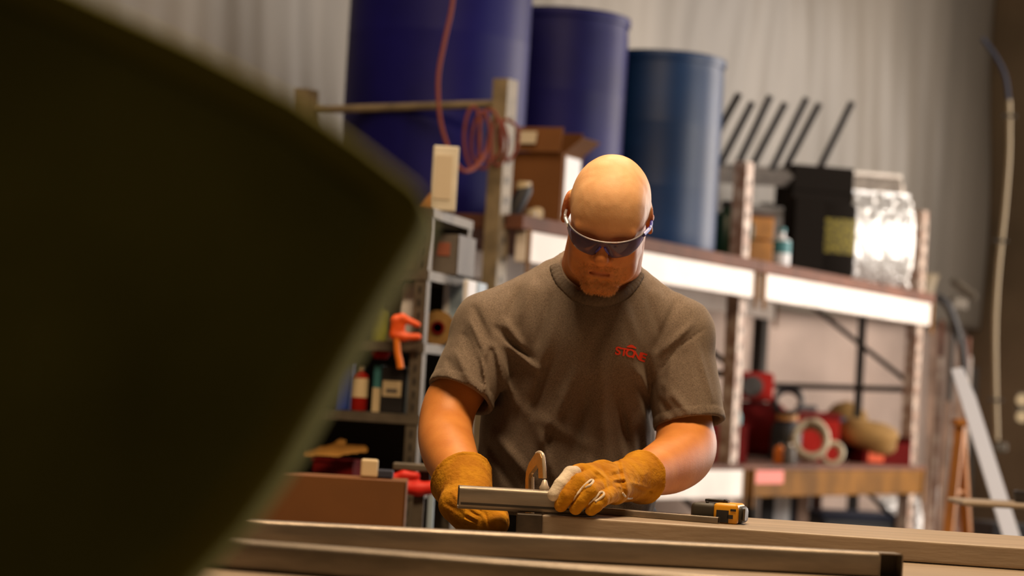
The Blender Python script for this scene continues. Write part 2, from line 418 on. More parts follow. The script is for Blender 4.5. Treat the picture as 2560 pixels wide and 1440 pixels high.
# ================================================================== SETTING
b = MB(); b.box((1.5, 8, -0.05), (16, 24, 0.1)); struct(b.build('floor', 'floor'))
b = MB(); b.box((1.5, 8, 5.65), (16, 24, 0.1)); struct(b.build('ceiling', 'roof'))
WA = Vector((-4.6, 9.0, 0)); WB = Vector((2.90, 15.1, 0)); WU = (WB - WA).normalized(); WN = Vector((WU.y, -WU.x, 0))
def wall_grid(p0, u, length, z0, z1, nu, nz, disp, thick, n):
    vs = []; fs = []
    for i in range(nu + 1):
        for j in range(nz + 1):
            s_ = length * i / nu; z = z0 + (z1 - z0) * j / nz
            vs.append(p0 + u * s_ + Vector((0, 0, z)) + n * disp(s_, z))
    for i in range(nu):
        for j in range(nz):
            a = i * (nz + 1) + j; fs.append((a, a + 1, a + nz + 2, a + nz + 1))
    return vs, fs
# solid wall behind, with draped sheeting in front of its upper half
b = MB(); cwall = (WA + WB) / 2 - WN * 0.18
b.box((cwall.x, cwall.y, 2.8), ((WB - WA).length + .3, 0.2, 5.6), rz=math.atan2(WU.y, WU.x)); struct(b.build('wall_rear', 'pinkwall'))
def fold(s_, z):
    k = .35 + .35 * math.sin(s_ * 1.9 + .6 * math.sin(z)) ** 2
    return 0.05 + k * (0.035 * math.sin(s_ * 3.1 + 1.9 * math.sin(z * .8 + s_)) + 0.006 * math.sin(s_ * 13 + 2.5 * math.sin(z * 1.3 + s_)) + 0.003 * math.sin(s_ * 39 + 2 * math.sin(z * 2 + s_ * 3))) + 0.02 * math.sin(z * 3 + s_ * 2)
vs, fs = wall_grid(WA, WU, (WB - WA).length, 1.72, 5.55, 520, 60, fold, 0, WN)
b = MB().add(vs, fs); o = b.build('plastic_sheeting', 'sheet', smooth=True)
sd = o.modifiers.new('thickness', 'SOLIDIFY'); sd.thickness = 0.004
tag(o, 'wrinkled translucent sheeting hung over the upper rear wall behind the blue barrels', 'sheeting')
WR = Vector((0.634, -0.773, 0)).normalized()
b = MB(); c = WB + WR * .75; b.box((c.x + .08, c.y + .08, 2.8), (1.6, 0.2, 5.6), rz=math.atan2(WR.y, WR.x)); struct(b.build('wall_right', 'brownwall'))
b = MB(); b.box((-4.9, 4.5, 2.8), (0.2, 9.5, 5.6)); struct(b.build('wall_left', 'brownwall'))

# ================================================================== RACK
ZT = 1.767; DK = 0.055
rack = empty('pallet_rack', RK(0, 0, 0), 'long two-level pallet rack with white front beams, holding the blue barrels', 'rack')
AP = [0.0, 2.24, 4.62]
W_R = 0.90
def uprt(a, w, z1, m, holes=True):
    b = MB(); t = 0.004; sx = 0.075
    c = RK(a, w, z1 / 2)
    b.box(c, (sx, 0.006, z1), rz=RA)
    for s_ in (-1, 1):
        cc = RK(a + s_ * sx / 2, w + 0.03, z1 / 2); b.box(cc, (0.006, 0.06, z1), rz=RA)
    n0 = len(b.f)
    if holes and w == 0:
        z = .3
        while z < min(z1, 2.25): b.box(RK(a, w - .004, z), (0.016, 0.004, 0.028), rz=RA); z += 0.075
    return b.build('upright', m, rack, second=(n0, 'steel_dark') if len(b.f) > n0 else None)
for i, a in enumerate(AP):
    u = uprt(a, 0.0, 2.33 if i == 0 else 2.27, 'rust_post' if i else 'olive_post')
    uprt(a, W_R, 2.30, 'dark_post' if i == 2 else 'olive_post')
    b = MB()
    for z in (2.24, 1.30, 0.45):
        if i > 0 and z > 2: continue
        b.tube([RK(a, 0.02, z), RK(a, W_R - .02, z - .02)], 0.016, 8)
    for (z0, z1) in ((0.55, 1.22), (1.32, 1.90)):
        b.tube([RK(a, 0.02, z0), RK(a, W_R - .02, z1)], 0.014, 8)
    b.build('brace', 'olive_post' if i == 0 else 'steel_dark', rack)
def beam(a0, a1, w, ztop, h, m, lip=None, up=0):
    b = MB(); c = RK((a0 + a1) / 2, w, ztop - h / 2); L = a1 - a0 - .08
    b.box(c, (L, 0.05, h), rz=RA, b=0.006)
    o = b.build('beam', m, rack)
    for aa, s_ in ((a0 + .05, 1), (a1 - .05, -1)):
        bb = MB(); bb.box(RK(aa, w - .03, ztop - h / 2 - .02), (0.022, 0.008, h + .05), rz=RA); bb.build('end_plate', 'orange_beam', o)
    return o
for i in (0, 1):
    beam(AP[i], AP[i + 1], -0.055, ZT, 0.12, 'white_beam')
    beam(AP[i], AP[i + 1], W_R + .05 - .1, ZT, 0.12, 'white_beam')
    beam(AP[i], AP[i + 1], -0.055, 0.870, 0.125, 'white_beam' if i == 0 else 'orange_beam')  # first bay is white: glare on the orange beam put into its colour
    beam(AP[i], AP[i + 1], W_R - .05, 0.870, 0.125, 'orange_beam')
for (a0, a1, z) in ((0, AP[1], ZT), (AP[1], AP[2], ZT), (0, AP[1], 0.87), (AP[1], AP[2], 0.87)):
    b = MB(); th = DK if z > 1 else 0.02
    b.box(RK((a0 + a1) / 2, W_R / 2 - .045, z + th / 2 + .001), (a1 - a0 - .004, W_R + .07, th), rz=RA, b=0.004)
    b.build('deck', 'deck', rack)
# red spray on lower beam
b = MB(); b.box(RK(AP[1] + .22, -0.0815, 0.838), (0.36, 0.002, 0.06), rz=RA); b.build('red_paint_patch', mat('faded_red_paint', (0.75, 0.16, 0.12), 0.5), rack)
ZD = ZT + DK + .002; ZL = 0.87 + .022

# ================================================================== BLUE BARRELS
def barrel(px, w, dia, h, m, label, open_lid=False, ribs=True, xr=None):
    r = dia / 2; p = rack_at(px, w, ZD)
    e = empty('plastic_barrel', p, label, 'barrel', 'blue plastic barrels on the rack')
    prof = [(0.001, 0.012), (r * .90, 0.012), (r * .93, 0.0), (r * .965, 0.004), (r * .985, 0.03), (r * .985, h * .10)]
    for zz in (0.32, 0.64):
        prof += [(r * .985, h * (zz - .012)), (r * .9875, h * (zz - .004)), (r * .9875, h * (zz + .004)), (r * .985, h * (zz + .012))]
    prof += [(r * .985, h * .90), (r * .97, h - .05), (r * .975, h - .035)]
    prof += [(r * .96, h - .02), (r * .93, h - .015), (r * .90, h - .03), (0.001, h - .03)]
    b = MB(); b.lathe(p, prof, 64); b.build('barrel_body', m, e, smooth=True)
    b = MB(); b.lathe(p + Vector((0, 0, h - .045)), [(r * .94, 0), (r * 1.0, 0.004), (r * 1.01, 0.022), (r * 1.0, 0.04), (r * .94, 0.045), (r * .93, 0.02), (r * .94, 0)], 64)
    b.build('rim', m, e, smooth=True)
    for s_ in (-1, 1):
        b = MB(); b.lathe(p + Vector((s_ * r * .6, 0, h - .029)), [(0.001, 0), (0.032, 0), (0.032, 0.014), (0.001, 0.016)], 20); b.build('bung', 'black', e, smooth=True)
    return e
barrel(1070, 0.56, 0.74, 1.12, 'blue1', 'large dark blue plastic barrel, the biggest, behind the hanging orange cord')
barrel(1376, 0.52, 0.585, 0.98, 'blue2', 'deep blue barrel standing between the biggest barrel and the lighter blue one')
barrel(1628, 0.31, 0.575, 0.88, 'blue3', 'shorter mid blue barrel beside the slanted black rods, full rim visible')

# ================================================================== generic goods
def carton(p, sz, rz, m, label, flaps=0.0, lab=None, tapec='deck', name='cardboard_box', cat='box', group=None):
    e = empty(name, p, label, cat, group); p = Vector(p); R = Matrix.Rotation(rz, 3, 'Z'); x, y, z = sz; t = 0.005
    b = MB()
    b.box(p + Vector((0, 0, t / 2)), (x, y, t), rz); 
    for s_ in (-1, 1):
        b.box(p + R @ Vector((s_ * (x / 2 - t / 2), 0, z / 2)), (t, y, z), rz)
        b.box(p + R @ Vector((0, s_ * (y / 2 - t / 2), z / 2)), (x, t, z), rz)
    b.build('carton_wall', m, e)
    if flaps > 0:
        for s_ in (-1, 1):
            b = MB(); tilt = Matrix.Rotation(s_ * 0.25, 3, 'X'); b.box(p + R @ Vector((0, s_ * (y / 2 + .01), z + flaps / 2)), (x * .96, 0.004, flaps), rot=R @ tilt); b.build('flap', m, e)
            b = MB(); tilt = Matrix.Rotation(s_ * 0.9, 3, 'Y'); b.box(p + R @ Vector((s_ * (x / 2 + flaps * .35), 0, z + flaps * .3)), (0.004, y * .9, flaps), rot=R @ tilt); b.build('flap', m, e)
    else:
        b = MB(); b.box(p + Vector((0, 0, z + .003)), (x, y, 0.006), rz); b.build('lid', m, e)
        b = MB(); b.box(p + Vector((0, 0, z + .0065)), (x + .001, 0.05 if y > .1 else y * .3, 0.001), rz); b.build('packing_tape', tapec or 'card_l', e)
    if lab:
        lx, lz, lw, lh, side = lab
        q = R @ (Vector((lx, -y / 2 - .001, lz)) if side == 'f' else Vector((x / 2 + .001, lx, lz)))
        b = MB(); b.box(p + q, (lw, 0.002, lh) if side == 'f' else (0.002, lw, lh), rz); b.build('label', 'label', e)
    return e
def bottle(p, r, h, m, label, capm='white', neck=0.35, labm=None, name='bottle', cat='bottle', band=(0.2, 0.7), handle=False, group=None):
    e = empty(name, p, label, cat, group)
    b = MB(); hb = h * (1 - neck * .6)
    b.lathe(p, [(0.001, 0), (r * .93, 0), (r, h * .03), (r, hb * .85), (r * .92, hb * .93), (r * .5, hb), (r * .33, hb + h * .03), (r * .33, h * .93), (0.001, h * .93)], 28)
    b.build('bottle_body', m, e, smooth=True)
    b = MB(); b.lathe(Vector(p) + Vector((0, 0, h * .90)), [(0.001, 0), (r * .42, 0), (r * .42, h * .09), (r * .38, h * .10), (0.001, h * .10)], 20); b.build('cap', capm, e, smooth=True)
    if labm:
        b = MB(); z0, z1 = hb * band[0], hb * band[1]; b.lathe(Vector(p) + Vector((0, 0, z0)), [(r * .99, 0), (r * 1.012, 0), (r * 1.012, z1 - z0), (r * .99, z1 - z0)], 28); b.build('label', labm, e, smooth=True)
    if handle:
        b = MB(); q = Vector(p); b.tube(smoothpath([q + Vector((r * .8, 0, hb * .8)), q + Vector((r * 1.5, 0, hb * .8)), q + Vector((r * 1.5, 0, hb * .45)), q + Vector((r * .9, 0, hb * .4))], 6), r * .13, 8); b.build('handle', m, e, smooth=True)
    return e
def sack(name, p, sz, rz, m, label, cat='bag', amp=0.12, seed=1, seam=True, h=0.008, group=None, wr=0.5):
    x, y, z = sz; lo = np.array(p) - np.array([x, x, 0.05]) * .8 - .05; hi = np.array(p) + np.array([x, x, z * 1.25]) * 1 + .05
    s = SDF(lo, hi, h); R = Matrix.Rotation(rz, 3, 'Z'); Rn = np.array(R)
    c = Vector(p) + Vector((0, 0, z / 2))
    S, G = s.sl(s.lo, hi)
    X, Y, Z = G[0] - c.x, G[1] - c.y, G[2] - c.z
    lx = X * Rn[0, 0] + Y * Rn[1, 0]; ly = X * Rn[0, 1] + Y * Rn[1, 1]; lz = Z + 0 * lx
    u = np.abs(lz) / (z / 2)
    yy = y / 2 * (1 - 0.55 * np.clip(u, 0, 1) ** 3)
    q0 = np.abs(lx) - x / 2 * (1 - .06 * u ** 2) + .02; q1 = np.abs(ly) - yy + .02; q2 = np.abs(lz) - z / 2 + .02
    d = np.sqrt(np.maximum(q0, 0) ** 2 + np.maximum(q1, 0) ** 2 + np.maximum(q2, 0) ** 2) + np.minimum(np.maximum(q0, np.maximum(q1, q2)), 0) - .02
    wrk = wr * (0.25 + 2.2 * u ** 3) if m == 'foil' else wr * (0.35 + u ** 2)
    d = d + amp * x * wrk * (.22 * vnoise(lx * 1.3, ly, lz, 16 / x, seed) + .22 * np.abs(vnoise(lx, ly * .6, lz * 1.4, 27 / x, seed + 2)) + .16 * vnoise(lx + lz * .3, ly, lz, 47 / x, seed + 3))
    s.f[S] = d
    e = empty(name, p, label, cat, group)
    sdf_obj('bag_body', [s], m, e)
    if seam:
        b = MB(); b.box(c + Vector((0, 0, z / 2 + .004)), (x * .95, 0.006, 0.03), rz); b.build('top_seam', m, e)
    return e

# things on the upper deck, left part
p = rack_at(1352, 0.08, ZD)
e = carton(p, (0.24, 0.20, 0.27), -.42, 'card', 'open brown cardboard box with a white label on its flap, behind the bald head', flaps=0.10, lab=None)
Rb = Matrix.Rotation(-.42, 3, 'Z')
b = MB(); b.box(p + Rb @ Vector((-.02, -.128, .325)), (0.07, 0.002, 0.05), rot=Rb @ Matrix.Rotation(-.25, 3, 'X')); b.build('label', 'label', e)
b = MB(); b.box(p + Rb @ Vector((.1225, 0.0, .14)), (0.002, 0.15, 0.24), rz=-.42); b.build('side_label', 'white', e)
b = MB(); p = rack_at(1285, 0.06, ZD)
e = empty('angle_grinder', p, 'dark grinder lying on the white beam deck beside the box', 'grinder')
b.lathe(p + Vector((0, 0, .03)), [(0.001, -.05), (.026, -.05), (.03, 0), (.03, .09), (.02, .11), (.001, .11)], 20, rot=Matrix.Rotation(.4, 3, 'Y')); b.build('motor_housing', 'black', e, smooth=True)
b = MB(); b.lathe(p + Vector((0.03, 0, .11)), [(0.001, 0), (.028, 0), (.028, .03), (.001, .03)], 20); b.build('gear_head', 'cream', e, smooth=True)
for i, px in enumerate((1328, 1342)):
    p = rack_at(px, 0.02, ZD); b = MB(); b.lathe(p, [(0.001, 0), (.022, 0), (.024, .012), (.024, .03 + .01 * i), (.015, .04 + .01 * i), (.001, .042 + .01 * i)], 20)
    tag(b.build('plug_cap', 'cream' if i else 'hose', smooth=True), ['tan round cap on the deck nearer the dark grinder', 'cream round cap on the deck nearer the bald head'][i], 'cap')

# upper deck, right part
p = rack_at(1812, 0.12, ZD); bottle(p, 0.075, 0.27, 'green', 'dark green jug between the mid blue barrel and the amber box', 'black', 0.3, handle=True, name='jug', cat='jug')
p = rack_at(1882, 0.06, ZD)
e = empty('wooden_box', p, 'amber slatted wooden box on the upper deck beside the green jug', 'box')
for k in range(2):
    b = MB(); b.box(p + Vector((0, 0, .052 + k * .108)), (0.15, 0.13, 0.1), rz=RA - .9, b=.004); b.build('board_panel', 'amber', e)
b = MB(); b.box(p + Vector((0, 0, .217)), (0.155, 0.135, 0.012), rz=RA - .9); b.build('lid', 'deck', e)
p = rack_at(1950, 0.10, ZD); bottle(p, 0.045, 0.20, 'white', 'white and teal bottle right beside the amber wooden box', 'teal', 0.4, labm='teal', band=(.5, .9))
p = rack_at(1900, 0.45, ZD); sack('canvas_bag', p, (0.42, 0.22, 0.34), RA - .6, 'grey', 'slumped grey bag behind the amber wooden box', amp=.10, seed=5, h=.012)
p = rack_at(2003, 0.10, ZD); carton(p, (0.16, 0.16, 0.36), RA - .8, M['matte'], 'tall dark brown carton left of the black and yellow bag', name='carton')
p = rack_at(2030, 0.24, ZD); b = MB(); b.tube([p + Vector((0, 0, .005)), p + Vector((.02, .01, .36))], .018, 10)
e = tag(b.build('digging_bar', 'dred', smooth=True), 'dark red bar standing behind the tall dark carton', 'bar')
p = rack_at(2078, 0.08, ZD)
e = empty('mesh_bag', p, 'black and yellow printed sack between the dark carton and foil bag', 'bag')
b = MB(); b.box(p + Vector((0, 0, .19)), (0.20, 0.14, 0.38), rz=RA - .8, b=.03); b.build('bag_body', 'matte', e, smooth=True)
b = MB(); b.box(p + Vector((0, 0, .21)), (0.204, 0.144, 0.22), rz=RA - .8, b=.03); b.build('yellow_print', 'yellow_net', e, smooth=True)
p = rack_at(2022, 0.42, ZD); carton(p, (0.34, 0.26, 0.47), RA - .8, 'matte', 'dark carton standing behind the black and yellow sack')
p2 = p + Vector((0, 0, .478)); carton(p2, (0.34, 0.26, 0.13), RA - .8, M['matte'], 'flat black box, on top of the dark carton under the slanted rods')
p = rack_at(2186, 0.12, ZD); sack('foil_bag', p, (0.36, 0.20, 0.49), RA - .85, 'foil', 'big crumpled silver foil bag at the right end of the upper deck', seed=2, amp=.13, h=.009, wr=.8)
p = rack_at(2150, 0.44, ZD); sack('foil_bag', p, (0.44, 0.18, 0.66), RA - .85, mat('dull_foil', (0.50, 0.43, 0.37), .38, .45, .2, 5, .5, 14), 'duller taller foil bag standing behind the crumpled silver bag', seed=9, amp=.10, h=.011)
p = rack_at(2292, 0.10, ZD); b = MB(); b.lathe(p, [(0.001, 0), (.085, 0), (.11, .10), (.12, .115), (.11, .118), (.10, .11), (.001, .09)], 32)
tag(b.build('bowl', 'olive_post', smooth=True), 'dark olive pan at the far right end of the upper deck', 'pan')
# slanted black rods in a rail
rods = [((1847, 236), (1795, 330)), ((1881, 256), (1798, 416)), ((1926, 240), (1836, 430)), ((1963, 258), (1890, 398)), ((2017, 245), (1920, 443)), ((2048, 260), (1987, 376)), ((2130, 256), (2071, 376))]
words = ['first black rod from the blue barrel, shortest in view', 'second black rod from the blue barrel', 'third black rod from the blue barrel', 'fourth black rod from the blue barrel, in the middle of the row', 'fifth black rod from the blue barrel, reaching lowest', 'sixth black rod from the blue barrel', 'last black rod of the row, standing apart above the foil bag']
wallD = 12.55
rr = empty('rod_rail', W(1930, 445, wallD + .05), 'dark slotted rail on posts that carries the slanted black rods', 'rail')
b = MB(); b.tube([W(1770, 432, wallD - .35), W(2110, 452, wallD + .45)], 0.05, 4); b.build('rail', 'grey', rr)
for q in (1790, 2090):
    b = MB(); tp = W(q, 440, wallD - .3 + (q - 1790) / 300 * .75); b.tube([tp, Vector((tp.x, tp.y, ZD))], 0.02, 8); b.build('rail_post', 'steel_dark', rr)
for (a, c), wd_ in zip(rods, words):
    Dr = wallD - .32 + (c[0] - 1790) / 300 * .75
    top = W(a[0], a[1], Dr - .12); bot = W(c[0], c[1], Dr)
    d_ = bot - top
    zt = W(1930, 442, Dr).z
    k = (zt - top.z) / d_.z
    bot2 = top + d_ * max(1.0, min(k, 3))
    b = MB(); b.tube([top, bot2], 0.019, 10)
    tag(b.build('steel_rod', 'black', smooth=True), wd_, 'rod', 'slanted black rods above the rack')

# coil and hanging orange cord
e = empty('extension_cord', RK(0, 0, 2.24), 'thin orange-red cord hanging from above and coiled round the rack corner', 'cord')
b = MB(); D1 = 8.85
top_ = W(1150, -160, D1)
pts = [Vector((top_.x + .05, top_.y, 5.58)), Vector((top_.x + .03, top_.y, 4.2)), W(1140, -160, D1), W(1132, 0, D1), W(1112, 100, D1), W(1097, 180, D1), W(1096, 250, D1), W(1105, 320, D1), W(1128, 385, D1), W(1155, 425, D1), W(1185, 420, D1 + .05), W(1215, 380, 8.95), W(1225, 320, 8.98)]
b.tube(smoothpath(pts, 8), 0.0075, 8); b.build('cord_line', 'cord', e, smooth=True)
for k in range(5):
    b = MB(); cx = 1180 + 23 * k; rx = 20 + 5 * (k % 3); cy = 345 + 12 * (k % 2); ry = 78 - 7 * k
    ring = [W(cx + rx * math.cos(t), cy + ry * math.sin(t) + 8 * math.sin(2 * t + k), 8.93 + .02 * k + .03 * math.sin(t)) for t in np.linspace(0, 2 * math.pi, 28, endpoint=False)]
    b.tube(ring, 0.0065, 8, closed=True); b.build('coil_loop', 'cord', e, smooth=True)

# ------------------------------------------------------------------ lower deck goods
def coil(name, c, R_, r, turns, m, label, tiltm, cat='hose', n=26):
    b = MB(); pts = []
    for k in range(int(turns * n)):
        t = 2 * math.pi * k / n; rad = R_ * (1 + .06 * math.sin(t * 1.7 + k * .05)); pts.append(Vector(c) + tiltm @ Vector((rad * math.cos(t), rad * math.sin(t), r * 1.9 * k / n - r * turns)))
    b.tube(pts, r, 8); o = b.build(name, m, smooth=True); return tag(o, label, cat)
tl = Matrix.Rotation(1.25, 3, 'X')
p = rack_at(2196, 0.12, ZL)
e = empty('parts_bin', p, 'dark red plastic bin at the right end of the lower shelf, holding a tan bag', 'bin')
bb = MB(); Rz = Matrix.Rotation(RA - .75, 3, 'Z')
for s_ in (-1, 1):
    bb.box(p + Rz @ Vector((s_ * .135, 0, .075)), (.008, .2, .15), RA - .75); bb.box(p + Rz @ Vector((0, s_ * .1, .075 if s_ > 0 else .06)), (.275, .008, .15 if s_ > 0 else .12), RA - .75)
bb.box(p + Vector((0, 0, .005)), (.27, .2, .008), RA - .75); bb.build('bin_wall', 'dred', e)
bb = MB(); bb.box(p + Rz @ Vector((-.07, -.106, .045)), (.09, .004, .07), RA - .75); bb.build('front_label', 'orange', e)
p = rack_at(2172, 0.13, ZL + .03)
s = SDF(np.array(p) - [.28, .28, .02], np.array(p) + [.28, .28, .3], .009)
s.ell(p + Vector((0, 0, .12)), (.16, .11, .075), np.array(Rz), k=.03); s.ell(p + Vector((-.08, 0, .15)), (.08, .08, .06), k=.03); s.ell(p + Vector((.05, .03, .06)), (.1, .085, .05), np.array(Rz), k=.03)
o = sdf_obj('canvas_bag', [s], 'tan'); tag(o, 'tan canvas bag slumped in the dark red bin', 'bag')
p = rack_at(2012, 0.13, ZL); coil('hose_coil', p + Vector((.02, 0, .115)), .085, .016, 3.3, 'hose', 'pale hose coiled on the lower shelf in front of the red toolbox', tl)
p = rack_at(2080, 0.03, ZL); coil('hose_coil', p + Vector((0, 0, .055)), .05, .013, 1.6, 'hose', 'small loop of pale hose beside the dark red bin', tl)
p = rack_at(2018, 0.36, ZL)
e = empty('toolbox', p, 'red toolbox behind the coiled pale hose on the lower shelf', 'toolbox')
b = MB(); b.box(p + Vector((0, 0, .11)), (.26, .2, .22), RA - .7, b=.008); b.build('box_body', 'red', e)
b = MB(); b.box(p + Vector((0, 0, .24)), (.27, .21, .035), RA - .7, b=.01); b.build('lid', 'dred', e)
b = MB(); b.box(p + Vector((-.02, 0, .275)), (.12, .03, .03), RA - .7, b=.01); b.build('handle', 'black', e)
p = rack_at(2085, 0.34, ZL); sack('tool_bag', p, (.18, .18, .24), RA, 'navy', 'navy tool bag between the red toolbox and the tan bag', seed=4, h=.01, seam=False)
p = rack_at(2110, 0.60, ZL); b = MB(); b.lathe(p, [(.001, 0), (.13, 0), (.125, .2), (.115, .26), (.07, .31), (.001, .33)], 28); tag(b.build('cable_drum', 'tan', smooth=True), 'tan domed cover standing behind the navy tool bag', 'cover')
p = rack_at(1962, 0.32, ZL); coil('cable_coil', p + Vector((0, 0, .30)), .07, .012, 3.2, 'black', 'black cable coil leaning on top of the orange pump', tl, 'cable')
e = empty('water_pump', p, 'small pump with dark body and orange cover on lower shelf', 'pump')
b = MB(); b.lathe(p, [(.001, 0), (.075, 0), (.08, .03), (.08, .17), (.06, .2), (.001, .205)], 28); b.build('pump_body', 'black', e, smooth=True)
b = MB(); b.lathe(p + Vector((0, 0, .206)), [(.001, 0), (.055, 0), (.055, .03), (.03, .05), (.001, .05)], 24); b.build('cover', 'amber', e, smooth=True)
p = rack_at(1946, 0.05, ZL); bottle(p, .026, .10, 'orange2', 'small orange bottle at the front edge of the lower shelf', 'black', .3)
p = rack_at(1972, -0.01, ZL); bottle(p, .03, .10, 'grey', 'small grey bottle at the front edge beside the pale hose', 'bright', .3)
p = rack_at(1866, 0.58, ZL)
e = empty('air_compressor', p, 'dark red compressor behind the middle upright on the lower shelf', 'compressor')
b = MB(); b.lathe(p + Vector((-.18, 0, .15)), [(.001, 0), (.10, .01), (.14, .05), (.14, .34), (.10, .38), (.001, .385)], 32, rot=Matrix.Rotation(math.pi / 2, 3, 'Y')); b.build('tank', 'dred', e, smooth=True)
b = MB(); b.box(p + Vector((.0, 0, .37)), (.2, .16, .15), .4, b=.02); b.build('motor_cover', 'red', e)
b = MB(); b.lathe(p + Vector((.0, -.09, .37)), [(.001, 0), (.05, 0), (.055, .01), (.055, .03), (.001, .03)], 24, rot=Matrix.Rotation(math.pi / 2, 3, 'X')); b.build('gauge', 'grey', e, smooth=True)
for s_ in (-.1, .12):
    b = MB(); b.box(p + Vector((s_, 0, .012)), (.03, .2, .022)); b.build('foot', 'black', e)
p = rack_at(1812, 0.3, ZL); bottle(p, .07, .33, 'teal', 'teal jug just right of the shirt sleeve on the lower shelf', 'lightblue', .4, name='jug', cat='jug')
p = rack_at(1790, 0.16, ZL); carton(p, (.22, .18, .17), RA - .6, M['dred'], 'dark red carton low behind the right elbow')

# on the floor below the lower beam
p = rack_at(2105, 0.35, 0)
e = empty('storage_tote', p, 'black storage tote on the floor under the orange beam', 'tote')
b = MB(); b.box(p + Vector((0, 0, .29)), (.46, .4, .58), RA - .8, b=.02); b.build('tote_body', 'black', e)
b = MB(); b.box(p + Vector((0, 0, .60)), (.49, .43, .035), RA - .8, b=.012); b.build('lid', 'navy', e)
p = rack_at(2235, 0.20, 0); sack('foil_bag', p, (.24, .18, .68), RA - .9, 'foil', 'silver foil bag on the floor beside the black tote', seed=12, h=.012, wr=.9)
p = rack_at(2345, 0.15, 0); sack('foil_bag', p, (.16, .12, .74), RA - .9, 'foil', 'narrow silver foil bag right of the rack end upright, on the floor', seed=14, h=.012, wr=.9)
for i, (px, w, m_, wd_, ht) in enumerate([(1900, .4, 'black', .07, .72), (1925, .5, 'white', .06, .73), (1945, .42, 'white', .05, .71), (1965, .5, 'navy', .05, .70), (1990, .45, 'lumber', .06, .72), (2008, .55, 'white', .04, .70), (2025, .5, 'deck', .05, .70)]):
    p = rack_at(px, w, 0); b = MB(); b.box(p + Vector((0, 0, ht / 2)), (wd_, .03, ht), RA - .9)
    tag(b.build('offcut_board', m_), ['black offcut board, nearest the middle upright, under the beam', 'wide white offcut board next to the black one', 'narrower white offcut board in the row under the beam', 'navy offcut board in the row under the beam', 'pinkish brown offcut board in the row under the beam', 'thin white offcut board right of the pinkish one', 'dark brown offcut board beside the black tote'][i], 'board', 'offcut boards under the lower beam')
# hanging strip and white spray can behind rack
p = W(2140, 800, 13.7); b = MB(); b.box((p.x, p.y - .25, 1.35), (.045, .02, 1.1), 0); b.box((p.x, p.y - .25, .4), (.06, .03, .8)); tag(b.build('steel_strip', 'steel_dark'), 'dark vertical steel strip against the wall behind the diagonal brace', 'strip')
# lumber and pipes standing at the right end of the rack
cols = ['lumber', 'rust_post', 'deck', 'lumber', 'dark_post', 'rust_post', 'lumber', 'deck', 'white_beam', 'dark_post']
desc = ['pinkish', 'pale worn', 'dark brown', 'wider pinkish', 'nearly black', 'pale', 'thin pinkish', 'tall dark brown', 'white', 'outermost dark']
for i, m_ in enumerate(cols):
    px = 2335 + i * 11.5; D_ = 13.3 + .22 * (i % 3); ht = [1.66, 1.5, 1.72, 1.25, 1.74, 1.6, 1.35, 1.62, 1.52, 1.45][i]
    p0 = XZ(px - 34, D_, 0); p1 = XZ(px + 5 * math.sin(i * 2.1), D_ + .25, ht)
    b = MB()
    if i % 3 == 1: b.tube([p0 + Vector((0, 0, .0)), p1], .016, 12)
    else:
        ax = (p1 - p0).normalized(); Rm = ax.to_track_quat('Z', 'Y').to_matrix(); b.box((p0 + p1) / 2, (.032 + .006 * (i % 2), .02, (p1 - p0).length), rot=Rm)
    tag(b.build('standing_pipe' if i % 3 == 1 else 'timber_plank', m_, smooth=(i % 3 == 1)), f'{desc[i]} {"pipe" if i % 3 == 1 else "timber"} leaning upright beside the right end of the rack', 'pipe' if i % 3 == 1 else 'plank', 'timber and pipes at the rack end')
# short items hooked at rack end
p = W(2405, 745, 13.3); e = empty('bar_clamp', p, 'silver clamp resting on the pile at the right end of the rack', 'clamp')
b = MB(); b.tube([W(2380, 700, 13.5), W(2440, 745, 13.45)], .022, 8); b.build('bar', 'galv', e)
b = MB(); b.box(W(2395, 760, 13.45), (.10, .05, .07), .3, b=.01); b.build('jaw', 'galv', e)
b = MB(); b.tube(smoothpath([W(2340, 740, 13.2), W(2370, 765, 13.2), W(2395, 830, 13.25), W(2410, 900, 13.3), W(2412, 1000, 13.35)], 6), .022, 8); tag(b.build('webbing_strap', 'black', smooth=True), 'black strap hanging down at the right end of the rack', 'strap')
M['ladder'] = mat('ladder_orange', (.50, .17, .015), .6, 0, .2, 6)
# white leaning board, orange ladder
b = MB(); Dl = 9.0
P = [W(2380, 925, Dl + .5), W(2412, 925, Dl + .5), W(2422, 985, Dl + .43), W(2440, 1090, Dl + .3), W(2475, 1180, Dl + .2), W(2545, 1345, Dl), W(2508, 1345, Dl)]
tb = W(2500, 1345, Dl)
ax0 = (W(2396, 920, Dl + .5), W(2530, 1345, Dl)); dirn = (ax0[1] - ax0[0]).normalized(); k = -ax0[1].z / dirn.z; foot = ax0[1] + dirn * k
Lb = (foot - ax0[0]).length; side = dirn.cross(Vector((0, 1, 0))).normalized() * .028
poly = [ax0[0] - side, ax0[0] + side * .6, ax0[0] + side * 1.1 + dirn * .15, foot + side * 1.15, foot - side * 1.15]
b.prism(poly, (0, .02, 0)); tag(b.build('white_board', mat('white_board', (.84, .88, 1.0), .5)), 'long white board with a notched top leaning near the orange ladder', 'board')
e = empty('step_ladder', XZ(2390, 10.2, 0), 'orange folding ladder standing behind the leaning white board', 'ladder')
top = W(2400, 1062, 10.2)
for (q, dd) in ((2325, -.1), (2440, .1)):
    b = MB(); ft = XZ(q, 10.2 + dd * 2, 0.0); ft2 = ft.copy(); axd = (top - ft2).normalized(); b.box((top + ft2) / 2, (.04, .025, (top - ft2).length), rot=axd.to_track_quat('Z', 'Y').to_matrix()); b.build('rail', 'ladder', e)
